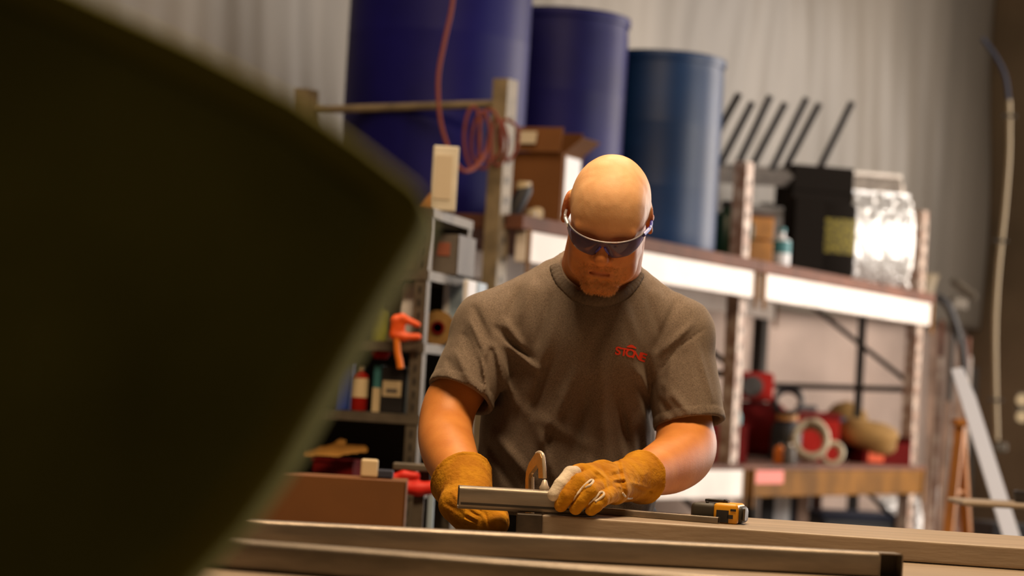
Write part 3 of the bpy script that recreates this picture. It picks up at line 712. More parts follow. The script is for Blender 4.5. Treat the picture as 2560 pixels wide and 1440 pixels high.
for k in range(1, 4):
    a_ = top.lerp(XZ(2325, 10.0, 0), k / 4); c_ = top.lerp(XZ(2440, 10.4, 0), k / 4); b = MB(); b.tube([a_, c_], .012, 8); b.build('rung', 'ladder', e)
b = MB(); b.box(top + Vector((0, 0, .01)), (.06, .1, .03), b=.006); b.build('ladder_cap', 'ladder', e)
# black barrel-like cabinet behind board
p = XZ(2450, 10.6, 0); b = MB(); b.box(p + Vector((.06, 0, .36)), (.2, .25, .72), .2, b=.01); tag(b.build('waste_bin', 'black'), 'black bin between the orange ladder and the leaning white board', 'bin')
# small bench at right edge
e = empty('side_bench', XZ(2560, 6.6, 0), 'thin-topped wooden side bench cut by the right edge of the photo', 'bench')
z_ = W(2480, 1256, 6.6).z
b = MB(); q = XZ(2408, 6.6, z_); b.box((q.x + .3, 6.72, z_ - .007), (.6, .24, .014), b=.006); b.build('bench_top', 'bench', e)
for sx in (.32, .55):
    for sy in (6.64, 6.80):
        b = MB(); b.box((q.x + sx, sy, (z_ - .014) / 2), (.035, .035, z_ - .014)); b.build('leg', 'steel_dark', e)
b = MB(); b.lathe((XZ(2558, 6.72, z_).x, 6.72, z_ + .001), [(.001, 0), (.024, 0), (.028, .012), (.030, .030), (.026, .032), (.001, .012)], 24); tag(b.build('small_pot', 'black', smooth=True), 'small black pot on the thin-topped side bench', 'pot')

# conduit on right wall
e = empty('wall_conduit', W(2500, 700, 12.6), 'beige pipe bending down the dark right wall with clips', 'pipe')
cpts = [W(2522, 250, 12.9), W(2522, 380, 12.9), W(2512, 520, 12.9), W(2497, 660, 12.9), W(2488, 800, 12.9), W(2488, 950, 12.9), W(2492, 1100, 12.9)]
b = MB(); b.tube(smoothpath(cpts, 6), .013, 10); b.build('pipe_run', 'conduit', e, smooth=True)
for (x, y) in ((2522, 290), (2500, 602), (2489, 1000)):
    b = MB(); b.box(W(x, y, 12.9), (.075, .03, .016), b=.004); b.build('pipe_clip', 'steel_dark', e)
b = MB(); b.box(W(2500, 1118, 12.9), (.07, .05, .05), b=.01); b.build('pipe_outlet', 'galv', e)
b = MB(); b.tube(smoothpath([W(2455, 95, 12.9), W(2488, 140, 12.9), W(2512, 190, 12.9), W(2522, 255, 12.9)], 6), .012, 8); tag(b.build('blue_hose', 'navy', smooth=True), 'dark blue hose curving into the top of the beige wall pipe', 'hose')
e = empty('socket_box', W(2556, 1020, 12.5), 'grey socket box on the dark wall at the right edge', 'socket')
b = MB(); b.box(W(2556, 1020, 12.5), (.07, .04, .16), b=.008); b.build('box_shell', 'galv', e)
for y in (1000, 1042):
    b = MB(); q = W(2554, y, 12.47); b.lathe(q, [(.001, 0), (.03, 0), (.03, .012), (.001, .012)], 20, rot=Matrix.Rotation(math.pi / 2, 3, 'X')); b.build('outlet', 'cream', e, smooth=True)

# ================================================================== STEEL SHELF UNIT (left)
SA = math.radians(-14); SU = Vector((math.cos(SA), math.sin(SA), 0)); SN = Vector((-SU.y, SU.x, 0))   # width dir, depth dir
SF = XZ(1058, 7.0, 1.3); SF.z = 0
def SH(u, v, z): return SF + SU * u + SN * v + Vector((0, 0, z))
WS, DS = 0.92, 0.46
shelf = empty('shelf_unit', SH(-WS / 2, DS / 2, 0), 'grey slotted steel shelf unit left of the man, packed with bottles and boxes', 'shelf')
def zof(px, py, D): return W(px, py, D).z
Z1 = zof(1100, 528, 7.1); Z2 = zof(1060, 676, 7.0); Z3 = zof(960, 852, 7.0); Z4 = zof(920, 1030, 7.0); Z5 = zof(920, 1215, 7.0); Z6 = .25
for (u_, v_) in ((0, 0), (-WS, 0), (0, DS), (-WS, DS)):
    b = MB(); su = -1 if u_ == 0 else 1; sv = 1 if v_ == 0 else -1
    b.box(SH(u_ + su * .018, v_, Z1 / 2), (.036, .003, Z1), SA); b.box(SH(u_, v_ + sv * .018, Z1 / 2), (.003, .036, Z1), SA)
    n0 = len(b.f); z = .3
    while z < Z1: b.box(SH(u_ + su * .018, v_ - .003, z), (.008, .002, .018), SA); z += .038
    b.build('post', 'galv', shelf, second=(n0, 'steel_dark'))
for z in (Z1, Z2, Z3, Z4, Z5, Z6):
    b = MB(); b.box(SH(-WS / 2, DS / 2, z - .004), (WS - .01, DS - .01, .006), SA); b.box(SH(-WS / 2, -.004, z - .014), (WS, .004, .028), SA); b.box(SH(-WS / 2, DS + .004, z - .014), (WS, .004, .028), SA); b.box(SH(.004, DS / 2, z - .014), (.004, DS, .028), SA)
    b.build('shelf_board', 'galv', shelf)
def shelf_at(px, v, z):
    lo, hi = -2, 1
    for _ in range(40):
        mid = (lo + hi) / 2; q = SH(mid, v, z) - EYE; x = 1280 + F * q.dot(cr) / q.dot(cf)
        if x < px: lo = mid
        else: hi = mid
    return SH((lo + hi) / 2, v, z)
b = MB(); b.box(SH(-WS / 2, DS + .012, Z1 / 2 + .05), (WS, .003, Z1 - .12), SA); b.build('added_dark_back', 'dark_post', shelf)  # dark sheet added for the blackness behind the shelves
# top shelf
p = shelf_at(1106, .14, Z1 + .001)
e = empty('ring_binder', p, 'off-white binder standing on top of the steel shelf', 'binder')
b = MB(); b.box(p + Vector((0, 0, .097)), (.075, .06, .192), SA + .3, b=.004); b.build('cover', 'paper', e)
b = MB(); b.box(p + Matrix.Rotation(SA + .3, 3, 'Z') @ Vector((-.005, -.032, .10)) , (.05, .002, .13), SA + .3); b.build('spine_label', 'label', e)
p = shelf_at(1058, .10, Z1 + .001); b = MB(); b.prism([p + Vector((-.025, 0, 0)), p + Vector((.02, 0, 0)), p + Vector((.02, 0, .055))], (0, .05, 0)); tag(b.build('wooden_wedge', 'amber'), 'small orange-brown wedge beside the off-white binder', 'wedge')
# 2nd level
p = shelf_at(1128, .30, Z2 + .001); e = carton(p, (.09, .2, .115), SA, 'grey', 'grey box with a reddish mark under the top shelf'); b = MB(); b.box(p + Matrix.Rotation(SA, 3, 'Z') @ Vector((0, -.102, .075)), (.04, .003, .04), SA, b=.001); b.build('red_mark', mat('dull_red', (.3, .09, .05), .7), e)
p = shelf_at(1020, .12, Z2 + .001); carton(p, (.11, .14, .10), SA, 'olive_post', 'dull brown box beside the front post on second shelf')
# 3rd level
p = shelf_at(978, .20, Z3 + .001); e = empty('paint_can', p, 'tall greyish tin with cream cap behind the white box', 'can')
b = MB(); b.box(p + Vector((0, 0, .085)), (.08, .05, .17), SA, b=.006); b.build('tin_body', 'olive_post' if 0 else mat('beige_tin', (.30, .24, .15), .5), e)
b = MB(); b.lathe(p + Vector((0, 0, .17)), [(.001, 0), (.02, 0), (.02, .022), (.001, .022)], 18); b.build('cap', 'cream', e, smooth=True)
p = shelf_at(1026, .08, Z3 + .001); e = empty('white_bottle', p, 'white flat bottle just above the orange clamp', 'bottle')
b = MB(); b.box(p + Vector((0, 0, .09)), (.068, .04, .178), SA, b=.012); b.build('bottle_body', 'white', e, smooth=True)
b = MB(); b.box(p + Matrix.Rotation(SA, 3, 'Z') @ Vector((.018, -.0205, .11)), (.016, .002, .09), SA + 0, rot=Matrix.Rotation(SA, 3, 'Z') @ Matrix.Rotation(.12, 3, 'Y')); b.build('dark_print', mat('grey_print', (.22, .22, .25), .6), e)
p = shelf_at(943, .07, Z3 + .001); bottle(p, .028, .135, 'lime', 'yellow-green bottle at the front left of the third shelf', 'cream', .5, labm='lime', band=(.3, .8))
p = shelf_at(915, .25, Z3 + .001); bottle(p, .03, .12, 'olive_post', 'dim brown jar behind the yellow-green bottle', 'grey', .3, name='jar', cat='jar')
p = shelf_at(1092, .25, Z3 + .001); e = empty('tape_roll', p, 'brown tape roll standing on edge behind the front post', 'tape'); b = MB(); b.lathe(p + Vector((0, .02, .052)), [(.02, 0), (.052, 0), (.052, .03), (.02, .03), (.02, 0)], 32, rot=Matrix.Rotation(math.pi / 2, 3, 'X')); b.build('roll', 'tan', e, smooth=True)
b = MB(); b.lathe(p + Vector((0, -.013, .052)), [(.014, 0), (.021, 0), (.021, .004), (.014, .004), (.014, 0)], 24, rot=Matrix.Rotation(math.pi / 2, 3, 'X')); b.build('core', 'dred', e, smooth=True)
for i, (px, v, m_, w_, hh, l) in enumerate([(1118, .36, 'white', .018, .19, 'narrow white binder nearest the tape roll'), (1142, .38, 'lightblue', .04, .185, 'pale blue binder between two white ones'), (1166, .30, 'white', .016, .20, 'thin white binder right of the pale blue one'), (1186, .36, 'lightblue', .03, .20, 'blue-grey binder at the far right of third shelf, by the shoulder')]):
    if px < 1175: p = shelf_at(px, v, Z3 + .001)
    else: p = shelf_at(px, .42, Z3 + .001)
    b = MB(); b.box(p + Vector((0, 0, hh / 2)), (w_, .1, hh), SA, b=.003); tag(b.build('ring_binder', m_), l, 'binder', 'binders on the third shelf')
# orange ratchet clamp hung over the third shelf edge
p = shelf_at(1005, -.03, Z3); e = empty('spring_clamp', p, 'bright orange spring clamp hanging over the shelf edge', 'clamp')
s = SDF(np.array(p) - [.12, .06, .14], np.array(p) + [.12, .06, .1], .0025)
q = lambda x, y, d=6.95: W(x, y, d)
s.chain([q(985, 830), q(988, 800), q(1005, 795), q(1045, 812)], [.012, .014, .012, .008], .008)
s.chain([q(985, 838), q(1010, 842), q(1045, 842)], [.013, .012, .010], .008); s.ell(q(1000, 818), (.016, .01, .02), k=.01)
sdf_obj('clamp_head', [s], 'orange', e)
b = MB(); b.tube(smoothpath([q(992, 845), q(994, 880), q(999, 905), q(1001, 922)], 5), [.010] * 15 + [.008], 12); b.build('handle', 'orange2', e, smooth=True)
# 4th level
p = shelf_at(859, .07, Z4 + .001); e = carton(p, (.04, .05, .132), SA, 'bluebox', 'slim blue carton at the left of the fourth shelf', tapec='lightblue')
p = shelf_at(896, .06, Z4 + .001); bottle(p, .024, .132, 'red', 'red and white spray can beside the slim blue carton', 'cream', .25, labm='cream', band=(.35, .85), name='spray_can', cat='can')
p = shelf_at(946, .08, Z4 + .001); e = carton(p, (.024, .06, .13), SA, 'teal', 'thin teal and cream carton left of the black case', tapec='teal'); b = MB(); b.box(p + Matrix.Rotation(SA, 3, 'Z') @ Vector((0, -.031, .035)), (.023, .002, .07), SA); b.build('cream_panel', 'cream', e)
p = shelf_at(986, .08, Z4 + .001); e = empty('battery_case', p, 'black case with a cream label on the fourth shelf', 'case'); b = MB(); b.box(p + Vector((0, 0, .068)), (.068, .08, .136), SA, b=.004); b.build('case_body', 'black', e); b = MB(); b.box(p + Matrix.Rotation(SA, 3, 'Z') @ Vector((0, -.041, .07)), (.056, .002, .046), SA); o = b.build('label', 'cream', e); b = MB(); b.box(p + Matrix.Rotation(SA, 3, 'Z') @ Vector((0, -.0425, .064)), (.034, .001, .012), SA); b.build('printed_line', 'grey', o)
p = shelf_at(1027, .07, Z4 + .001); carton(p, (.024, .05, .13), SA, 'lightblue', 'thin light blue carton between the black case and the post', tapec='white')
p = shelf_at(952, .05, Z3 - .03); b = MB(); b.lathe(p + Vector((0, 0, -.022)), [(.001, 0), (.018, 0), (.030, .016), (.030, .022), (.001, .022)], 24); tag(b.build('magnetic_tray', 'red', smooth=True), 'small red dish stuck under the third shelf board', 'dish')
# 5th level
p = shelf_at(845, .10, Z5 + .001); e = empty('parts_bin', p, 'dark red bin on the fifth shelf under the tan gloves', 'bin'); b = MB(); b.box(p + Vector((0, 0, .03)), (.125, .12, .06), SA, b=.004); b.build('bin_body', 'dred', e); b = MB(); b.box(p + Vector((0, 0, .064)), (.135, .13, .008), SA); b.build('rim', 'dred', e)
s = SDF(np.array(p) + [-.2, -.12, .05], np.array(p) + [.2, .15, .2], .004)
q = lambda x, y, d=7.03: W(x, y, d)
s.chain([q(760, 1132), q(840, 1126), q(910, 1122)], [.014, .02, .015], .01); s.chain([q(820, 1124), q(850, 1105), q(888, 1094)], [.012, .012, .009], .01); s.chain([q(845, 1128), q(880, 1120), q(918, 1130)], [.014, .012, .010], .006); s.chain([q(770, 1135), q(800, 1122), q(850, 1118)], [.012, .013, .012], .006)
tag(sdf_obj('work_gloves', [s], mat('tan_cotton', (.40, .20, .04), .9)), 'crumpled tan work gloves draped on the dark red bin', 'gloves')
# big carton, cream roll, in front
Db = 5.72
c0 = XZ(985, Db, .5); zt = zof(820, 1200, Db)
e = carton((c0.x - .22, Db + .11, 0), (.44, .20, zt), .02, 'card', 'large plain brown carton at bench height in front of the shelf', tapec='card')
p = XZ(922, Db + .10, zt + .008); e = empty('masking_tape', p, 'cream block of tape standing on the large brown carton', 'tape'); b = MB(); b.box(p + Vector((0, 0, .022)), (.042, .03, .044), .05, b=.006); b.build('roll', 'cream', e)
p = XZ(962, Db + .12, zt + .008); b = MB(); b.box(p + Vector((0, 0, .010)), (.04, .05, .02), 0, b=.004); tag(b.build('small_case', 'navy'), 'small blue-grey case on the carton beside the cream tape', 'case')
# red clamp on a stand
Dc = 6.0; q = lambda x, y, d=Dc: W(x, y, d)
M['bred'] = mat('bright_red_casting', (.78, .022, .010), .6)
e = empty('vise_stand', XZ(1035, Dc, 0), 'red-jawed vise on a dark metal stand left of the man', 'vise')
b = MB(); b.box(q(1037, 1168, 6.02), (.108, .05, .018), b=.004); b.build('top_rail', 'galv', e)
s = SDF(np.array(q(1035, 1205)) - [.10, .05, .06], np.array(q(1035, 1205)) + [.10, .05, .06], .003)
s.chain([q(982, 1194), q(1010, 1188), q(1040, 1190)], [.010, .012, .011], .008); s.chain([q(984, 1200), q(990, 1216), q(1045, 1222), q(1090, 1218)], [.010, .016, .017, .017], .01)
sdf_obj('red_jaw', [s], 'bred', e)
b = MB(); b.box(q(1060, 1200, 6.03), (.03, .03, .04)); b.build('screw_block', 'steel_dark', e)
for (x0, x1) in ((1005, 1000), (1048, 1045)):
    b = MB(); a_ = q(x0, 1232, Dc + .02); b.box((a_.x, a_.y, a_.z / 2), (.026, .03, a_.z)); b.build('leg', 'galv', e)
b = MB(); a_ = q(1078, 1238); f_ = XZ(1030, Dc - .03, 0); b.tube([a_, f_], .009, 10); tag(b.build('leaning_tube', 'lightblue', smooth=True), 'pale blue tube slanting down beside the tan cuff', 'tube')

# ================================================================== BENCHES AND STEEL TUBES
ZS = 0.95; ZB = 0.911
fb = empty('work_bench', (0.1, 3.4, 0), 'long steel-topped work bench in front carrying the square tubes', 'bench')
b = MB(); b.box((0.25, 3.41, ZB - .0075), (3.4, 1.62, .015), b=.003); b.build('bench_top', 'bench', fb)
for (x, y) in ((-1.3, 2.75), (1.8, 2.75), (-1.3, 4.1), (1.8, 4.1)):
    b = MB(); b.box((x, y, (ZB - .015) / 2), (.07, .07, ZB - .015)); b.build('leg', 'steel_dark', fb)
b = MB(); b.box((.25, 4.1, ZB - .06), (3.1, .05, .08)); b.box((.25, 2.75, ZB - .06), (3.1, .05, .08)); b.build('apron', 'steel_dark', fb)
# second bench with the thick top
A_ = XZ(1353, 4.235, ZS); B_ = XZ(2560, 4.10, ZS); du = (B_ - A_).normalized(); dn = Vector((-du.y, du.x, 0)); ang = math.atan2(du.y, du.x)
sb = empty('work_bench', A_ + du * .8 + dn * .2 - Vector((0, 0, ZS)), 'thick-topped work bench at the right, with the tape measure on it', 'bench')
L2 = 1.75; D2 = .42
cc = A_ + du * (L2 / 2) + dn * (D2 / 2); b = MB(); b.box((cc.x, cc.y, ZS - .0185), (L2, D2, .037), ang, b=.004); b.build('bench_top', 'bench', sb)
bm_ = b
for (s_, t_) in ((.08, .14), (L2 - .1, .22), (.08, .36), (L2 - .1, .36)):
    q_ = A_ + du * s_ + dn * t_; b = MB(); b.box((q_.x, q_.y, (ZS - .038) / 2), (.05, .05, ZS - .038), ang)
    if q_.y < 4.25: q_ = q_ + dn * .08; b = MB(); b.box((q_.x, q_.y, (ZS - .038) / 2), (.05, .05, ZS - .038), ang)
    b.build('leg', 'steel_dark', sb)
def sq_tube(name, p0, p1, sz, wall, label, m='steel', parent=None, groove=False, group=None, h=None, rr=.19):
    p0 = Vector(p0); p1 = Vector(p1); ax = (p1 - p0).normalized(); up = Vector((0, 0, 1)); sd = ax.cross(up).normalized(); up = sd.cross(ax).normalized()
    h = h or sz
    def loop(w_, hh, rad):
        out = []
        for (cx, cy, a0) in ((1, 1, 0), (-1, 1, 90), (-1, -1, 180), (1, -1, 270)):
            for k in range(4):
                a = math.radians(a0 + 30 * k); out.append(((w_ / 2 - rad) * cx + rad * math.cos(a), (hh / 2 - rad) * cy + rad * math.sin(a)))
        return out
    O = loop(sz, h, sz * rr); I = loop(sz - 2 * wall, h - 2 * wall, sz * rr * .5); n = len(O); vs = []
    for P_ in (p0, p1):
        for L_ in (O, I):
            vs += [P_ + sd * x + up * y for (x, y) in L_]
    fs = []
    for i in range(n):
        j = (i + 1) % n
        fs += [(i, j, 2 * n + j, 2 * n + i), (n + i, 3 * n + i, 3 * n + j, n + j), (i, n + i, n + j, j), (2 * n + i, 2 * n + j, 3 * n + j, 3 * n + i)]
    b = MB().add(vs, fs); o = b.build(name, m, parent, smooth=True)
    if label: tag(o, label, 'tube', group)
    return o
# tube A, across the bench, ends in a corner stub
zA = ZB + .0195
a0 = XZ(-500, 3.50, zA); a1 = XZ(2188, 3.72, zA)
eA = empty('square_tube', a0, 'long square steel tube across the bench ending in a mitred corner at right', 'tube', 'square steel tubes on the benches')
sq_tube('tube_wall', a0, a1, .038, .003, None, parent=eA)
ax = (a1 - a0).normalized(); pn = Vector((ax.y, -ax.x, 0)); c1 = a1 + ax * .0192
sq_tube('corner_stub', c1 + pn * .0192, c1 - pn * .0190, .038, .0022, None, parent=eA, rr=.08)
b = MB(); b.box(c1 - pn * .0165, (.0345, .002, .0345), math.atan2(ax.y, ax.x)); b.build('mouth_shade_plate', 'steel_in', eA)  # dark plate added so the tube mouth looks shaded inside
a0 = XZ(-500, 3.27, zA); a1 = XZ(2700, 2.905, zA)
sq_tube('square_tube', a0, a1, .038, .003, 'nearest blurred square steel tube, running along the front of the bench', group='square steel tubes on the benches')
# thin tube lying on the thick bench, open end near the tape
e0 = W(1790, 1303, 4.27); zE = ZS + .0060
a1 = XZ(1797, 4.285, zE); a0 = XZ(1420, 4.40, zE)
sq_tube('square_tube', a0, a1, .0118, .0012, 'thin square tube whose open end points at the tape measure', group='square steel tubes on the benches')
# held tube (strut section)
zH = ZS + .0215
h0 = XZ(1146, 4.262, zH); h1 = XZ(1488, 4.285, zH)
eH = empty('square_tube', h0, 'short square tube held under the gloved hand with its open end out', 'tube', 'square steel tubes on the benches')
sq_tube('tube_wall', h0, h1, .040, .003, None, parent=eH)
ax = (h1 - h0).normalized(); pn = Vector((ax.y, -ax.x, 0))
b = MB(); rz = math.atan2(ax.y, ax.x); cH = (h0 + h1) / 2
b.box(cH + pn * .0203 + Vector((0, 0, -.0105)), ((h1 - h0).length - .006, .0012, .0042), rz); b.build('seam_groove', 'steel_dark', eH)
q0 = XZ(1321, 4.236, ZB); b = MB(); b.box(q0 + Vector((0, .012, .0196)), (.045, .042, .0388), 0, b=.002); tag(b.build('steel_block', mat('scorched_steel', (.055, .040, .028), .5, .3, .4, 30)), 'dark scorched steel block under the held tube, at the bench end', 'block')
# short stub behind
sq_tube('square_tube', XZ(1225, 4.42, ZS - .022), XZ(1286, 4.30, ZS - .022), .028, .002, None) if 0 else None

# ------------------------------------------------------------------ C clamp
Dk = 4.31
eC = empty('c_clamp', W(1340, 1200, Dk), 'bronze and bright steel C-clamp gripping the held tube', 'clamp')
def CL_(x, y, o=0.0): return W(x, y, Dk + .045 - (x - 1318) / 44 * .062 + o)
outer = [(1318, 1330), (1318, 1200), (1320, 1178), (1327, 1158), (1341, 1136), (1348, 1131), (1355, 1134), (1359, 1145), (1361, 1170), (1362, 1196), (1351, 1196), (1350, 1170), (1346, 1162), (1328, 1186), (1326, 1196), (1326, 1330)]
pl = [CL_(x, y) for (x, y) in outer]; nrm = (pl[8] - pl[1]).cross(Vector((0, 0, 1))).normalized()
if nrm.y > 0: nrm = -nrm
bm_p = [p_ - nrm * .004 for p_ in pl]
b = MB(); b.prism(bm_p, nrm * .008); b.build('frame', 'bronze', eC, bevel=.0005)
b = MB(); edge = [CL_(1342, 1134), CL_(1349, 1131), CL_(1356, 1136), CL_(1359, 1150), CL_(1361, 1172), CL_(1361, 1196)]
b.tube(smoothpath(edge, 5), .0034, 10); b.build('rim_flange', 'bright', eC, smooth=True)
ft = W(1362, 1199, Dk - .025); zt_ = zH + .020
b = MB(); ft.z = zt_ + .0005; b.lathe(ft, [(.001, 0), (.0085, 0), (.009, .004), (.0065, .008), (.004, .016), (.001, .018)], 20); b.build('swivel_pad', 'bright', eC, smooth=True)
b = MB(); b.tube([W(1331, 1330, Dk + .035), W(1331, 1193, Dk + .035)], .0035, 10); b.build('screw', 'bright', eC, smooth=True)

# ------------------------------------------------------------------ tape measure, lying on its side, clip up
tp = XZ(1801, 4.335, ZS); rz = ang + math.radians(0)
eT = empty('tape_measure', tp, 'yellow and black tape measure lying on its side on the thick bench', 'tape measure')
def TT(x, y, z): 
    R = Matrix.Rotation(rz - .12, 3, 'Z'); return tp + R @ Vector((x, y, z))
Rt = Matrix.Rotation(rz - .12, 3, 'Z')
b = MB(); b.box(TT(-.026, .0, .0172), (.046, .069, .0345), rot=Rt, b=.008); b.build('grip', 'tape_k', eT, smooth=True)
b = MB(); b.box(TT(.015, -.001, .0180), (.044, .072, .036), rot=Rt, b=.006); b.build('case', 'tape_y', eT, smooth=True)
b = MB(); b.box(TT(.034, .004, .0165), (.022, .060, .031), rot=Rt, b=.009); b.build('nose_bumper', 'tape_k', eT, smooth=True)
b = MB(); b.box(TT(.010, -.0375, .013), (.022, .002, .022), rot=Rt); b.box(TT(.024, -.0375, .013), (.010, .002, .007), rot=Rt); b.build('side_mark', 'black', eT)
b = MB(); b.box(TT(.029, -.0375, .025), (.010, .001, .004), rot=Rt); b.build('mark_line', 'black', eT)
b = MB(); b.box(TT(-.011, .0, .0385), (.034, .022, .005), rot=Rt, b=.001); b.box(TT(.009, .002, .0385), (.008, .02, .004), rot=Rt @ Matrix.Rotation(.4, 3, 'Y')); b.build('belt_clip', 'black', eT)
b = MB(); b.lathe(TT(-.021, -.024, .0345), [(.001, 0), (.003, 0), (.003, .0025), (.001, .003)], 12); b.build('screw', 'black', eT, smooth=True)
b = MB(); b.box(TT(.0465, -.018, .018), (.004, .016, .022), rot=Rt, b=.001); b.build('blade_hook', 'galv', eT)

# ================================================================== FOREGROUND MACHINE HOUSING
Dm = 1.45
outl = [(-500, -330), (-100, -150), (220, -8), (480, 110), (740, 245), (900, 355), (1040, 462), (1066, 495), (1070, 530), (1056, 570), (960, 725), (870, 880), (780, 1040), (700, 1180), (600, 1320), (480, 1450), (340, 1600), (100, 1720), (-500, 1750)]
poly = [W(x, y, Dm) for (x, y) in outl]
eM = empty('machine_housing', (poly[0].x, Dm + .08, 0), 'large blurred dark olive machine housing filling the left foreground', 'machine')
b = MB(); b.prism(poly, (0, .16, 0)); b.build('housing_shell', 'housing', eM, bevel=.012)
b = MB(); inner = [W(x, y, Dm - .006) for (x, y) in [(-400, -180), (200, 90), (700, 330), (930, 500), (940, 560), (800, 800), (640, 1100), (430, 1370), (250, 1520), (-400, 1600)]]
b.prism(inner, (0, .006, 0)); b.build('access_panel', mat('olive_panel', (.33, .35, .09), .8, 0, .25, 5, Specular_IOR_Level=.1), eM, bevel=.004)
xb = (W(60, 1500, Dm)).x
b = MB(); b.box((xb, Dm + .08, .38), (.16, .12, .78)); b.build('pedestal', 'housing', eM)
b = MB(); b.box((xb, Dm + .1, .01), (.4, .4, .02)); b.build('foot_plate', 'steel_dark', eM)

# ================================================================== THE PERSON
man = empty('person', (W(1430, 1300, 4.86).x, 4.9, 0), 'bald bearded man in grey t-shirt bending over the bench with work gloves', 'person')
HO = W(1520, 557, 4.62)            # ear axis centre
ph = math.radians(30); rl = math.radians(4.5); yw = math.radians(-4)
Rh = Matrix.Rotation(rl, 3, 'Y') @ Matrix.Rotation(yw, 3, 'Z') @ Matrix(((1, 0, 0), (0, -math.cos(ph), -math.sin(ph)), (0, -math.sin(ph), math.cos(ph)))).to_3x3()
# columns: local x -> right, local y -> face forward, local z -> up
Rh = Matrix.Rotation(rl, 3, 'Y') @ Matrix.Rotation(yw, 3, 'Z') @ Matrix(((1, 0, 0), (0, -math.cos(ph), -math.sin(ph)), (0, -math.sin(ph), math.cos(ph))))
def H(x, y, z): return HO + Rh @ Vector((x, y, z))
Rn = np.array(Rh)
head = SDF(np.array(HO) - [.15, .17, .24], np.array(HO) + [.15, .24, .16], .0021)
E = lambda c, r, k=.015, op='u', R=None: head.ell(H(*c), r, Rn if R is None else R, k, op)
Cp = lambda a, b_, ra, rb=None, k=.012, op='u': head.cap(H(*a), H(*b_), ra, rb, k, op)
E((0, -.014, .038), (.0775, .097, .090), 0)
E((0, .035, .048), (.064, .052, .058), .02)
E((0, .044, .026), (.063, .045, .040), .02)
E((0, .030, -.022), (.067, .056, .062), .02)
E((0, .018, -.056), (.059, .055, .045), .025)
for s_ in (-1, 1):
    E((s_ * .036, .056, -.030), (.024, .022, .024), .018)       # cheekbone
    Cp((s_ * .053, -.002, -.052), (s_ * .020, .067, -.098), .016, .014, .022)  # jaw
    E((s_ * .040, .045, -.068), (.024, .026, .026), .018)
    Cp((s_ * .012, .083, .020), (s_ * .047, .072, .018), .0100, .0095, .012)   # brow
Cp((-.012, .074, -.100), (.012, .074, -.100), .0155, None, .014)
Cp((-.02, .070, -.048), (.02, .070, -.048), .021, None, .014)    # muzzle
Cp((-.016, .070, -.072), (.016, .070, -.072), .018, None, .014)
for s_ in (-1, 1): E((s_ * .031, .088, .000), (.018, .013, .012), .012, 's')
for s_ in (-1, 1):
    E((s_ * .031, .070, .000), (.0135, .0135, .0125), .004)      # closed lids
    Cp((s_ * .019, .083, -.0045), (s_ * .043, .078, -.0045), .0012, None, .002)
Cp((0, .082, .012), (0, .108, -.022), .0080, .0120, .010)       # nose
E((0, .109, -.028), (.0135, .0120, .0115), .006)
for s_ in (-1, 1):
    E((s_ * .0135, .094, -.032), (.0078, .0105, .0082), .005)
    E((s_ * .0065, .099, -.0415), (.0030, .0045, .0035), .002, 's')
Cp((0, .093, -.044), (0, .090, -.054), .004, .003, .005)
Cp((-.025, .0825, -.0608), (.025, .0825, -.0608), .0048, None, .005)   # upper lip
Cp((-.021, .0835, -.0708), (.021, .0835, -.0708), .0060, None, .005)   # lower lip
head.chain([H(-.031, .081, -.0675), H(-.014, .0892, -.0652), H(0, .0915, -.0658), H(.014, .0892, -.0652), H(.031, .081, -.0675)], [.0016, .0024, .0027, .0024, .0016], .002, 's')
Cp((-.014, .090, -.0825), (.014, .090, -.0825), .0045, None, .006, 's')
# ears
for s_ in (-1, 1):
    Re = Rh @ Matrix.Rotation(s_ * -.42, 3, 'Z') @ Matrix.Rotation(.15, 3, 'X')
    pe = H(s_ * (.0815 if s_ < 0 else .0775), -.016, .018)
    es_ = 1 if s_ < 0 else .78
    head.ell(pe, (.0065, .0185 * es_, .031 * es_), np.array(Re), .005)
    head.ell(pe + Re @ Vector((s_ * .006, .003, .005)), (.005, .011, .019), np.array(Re), .003, 's')
    head.ell(pe + Re @ Vector((s_ * .003, .004, -.002)), (.005, .005, .008), np.array(Re), .003)
    head.ell(pe + Re @ Vector((s_ * 0, .004, -.026)), (.0055, .009, .009), np.array(Re), .005)
NB = W(1490, 745, 4.80)
head.cap(H(0, -.040, -.045), NB + Vector((0, .012, 0)), .072, .078, .010)
head.cap(H(0, -.055, -.02), NB + Vector((0, .03, 0)), .058, .070, .03)
S, G = head.sl(head.lo, head.lo + head.h * head.n)
head.f[S] += .0003 * vnoise(G[0], G[1], G[2], 90, 2) + .0003 * vnoise(G[0], G[1], G[2], 160, 5)

body = SDF((-.32, 4.25, .80), (.56, 5.02, 1.46), .0055)
SHL = W(1240, 835, 4.77); ELL = W(1118, 1072, 4.68); WRL = W(1168, 1228, 4.44)
SHR = W(1682, 845, 4.79); ELR = W(1716, 1118, 4.72); WRR = W(1585, 1202, 4.45)
body.cap(NB + Vector((0, 0, -.02)), NB + Vector((0, 0, .03)), .07, .06, .03)
body.ell(W(1455, 890, 4.82), (.13, .08, .14), None, .03); body.ell(W(1430, 1120, 4.87), (.13, .09, .20), None, .03)
body.cap(SHL, SHR, .050, None, .02)
body.chain(*cat([SHL, W(1180, 930, 4.74), W(1128, 1005, 4.71), W(1113, 1075, 4.67), W(1120, 1122, 4.61), W(1138, 1168, 4.54), W(1162, 1210, 4.46), W(1176, 1250, 4.40)], [.046, .046, .0475, .0470, .0480, .0435, .0365, .031]), .012)
body.chain(*cat([SHR, W(1698, 960, 4.77), W(1708, 1040, 4.75), W(1716, 1108, 4.72)], [.046, .048, .0505, .0495]), .012)
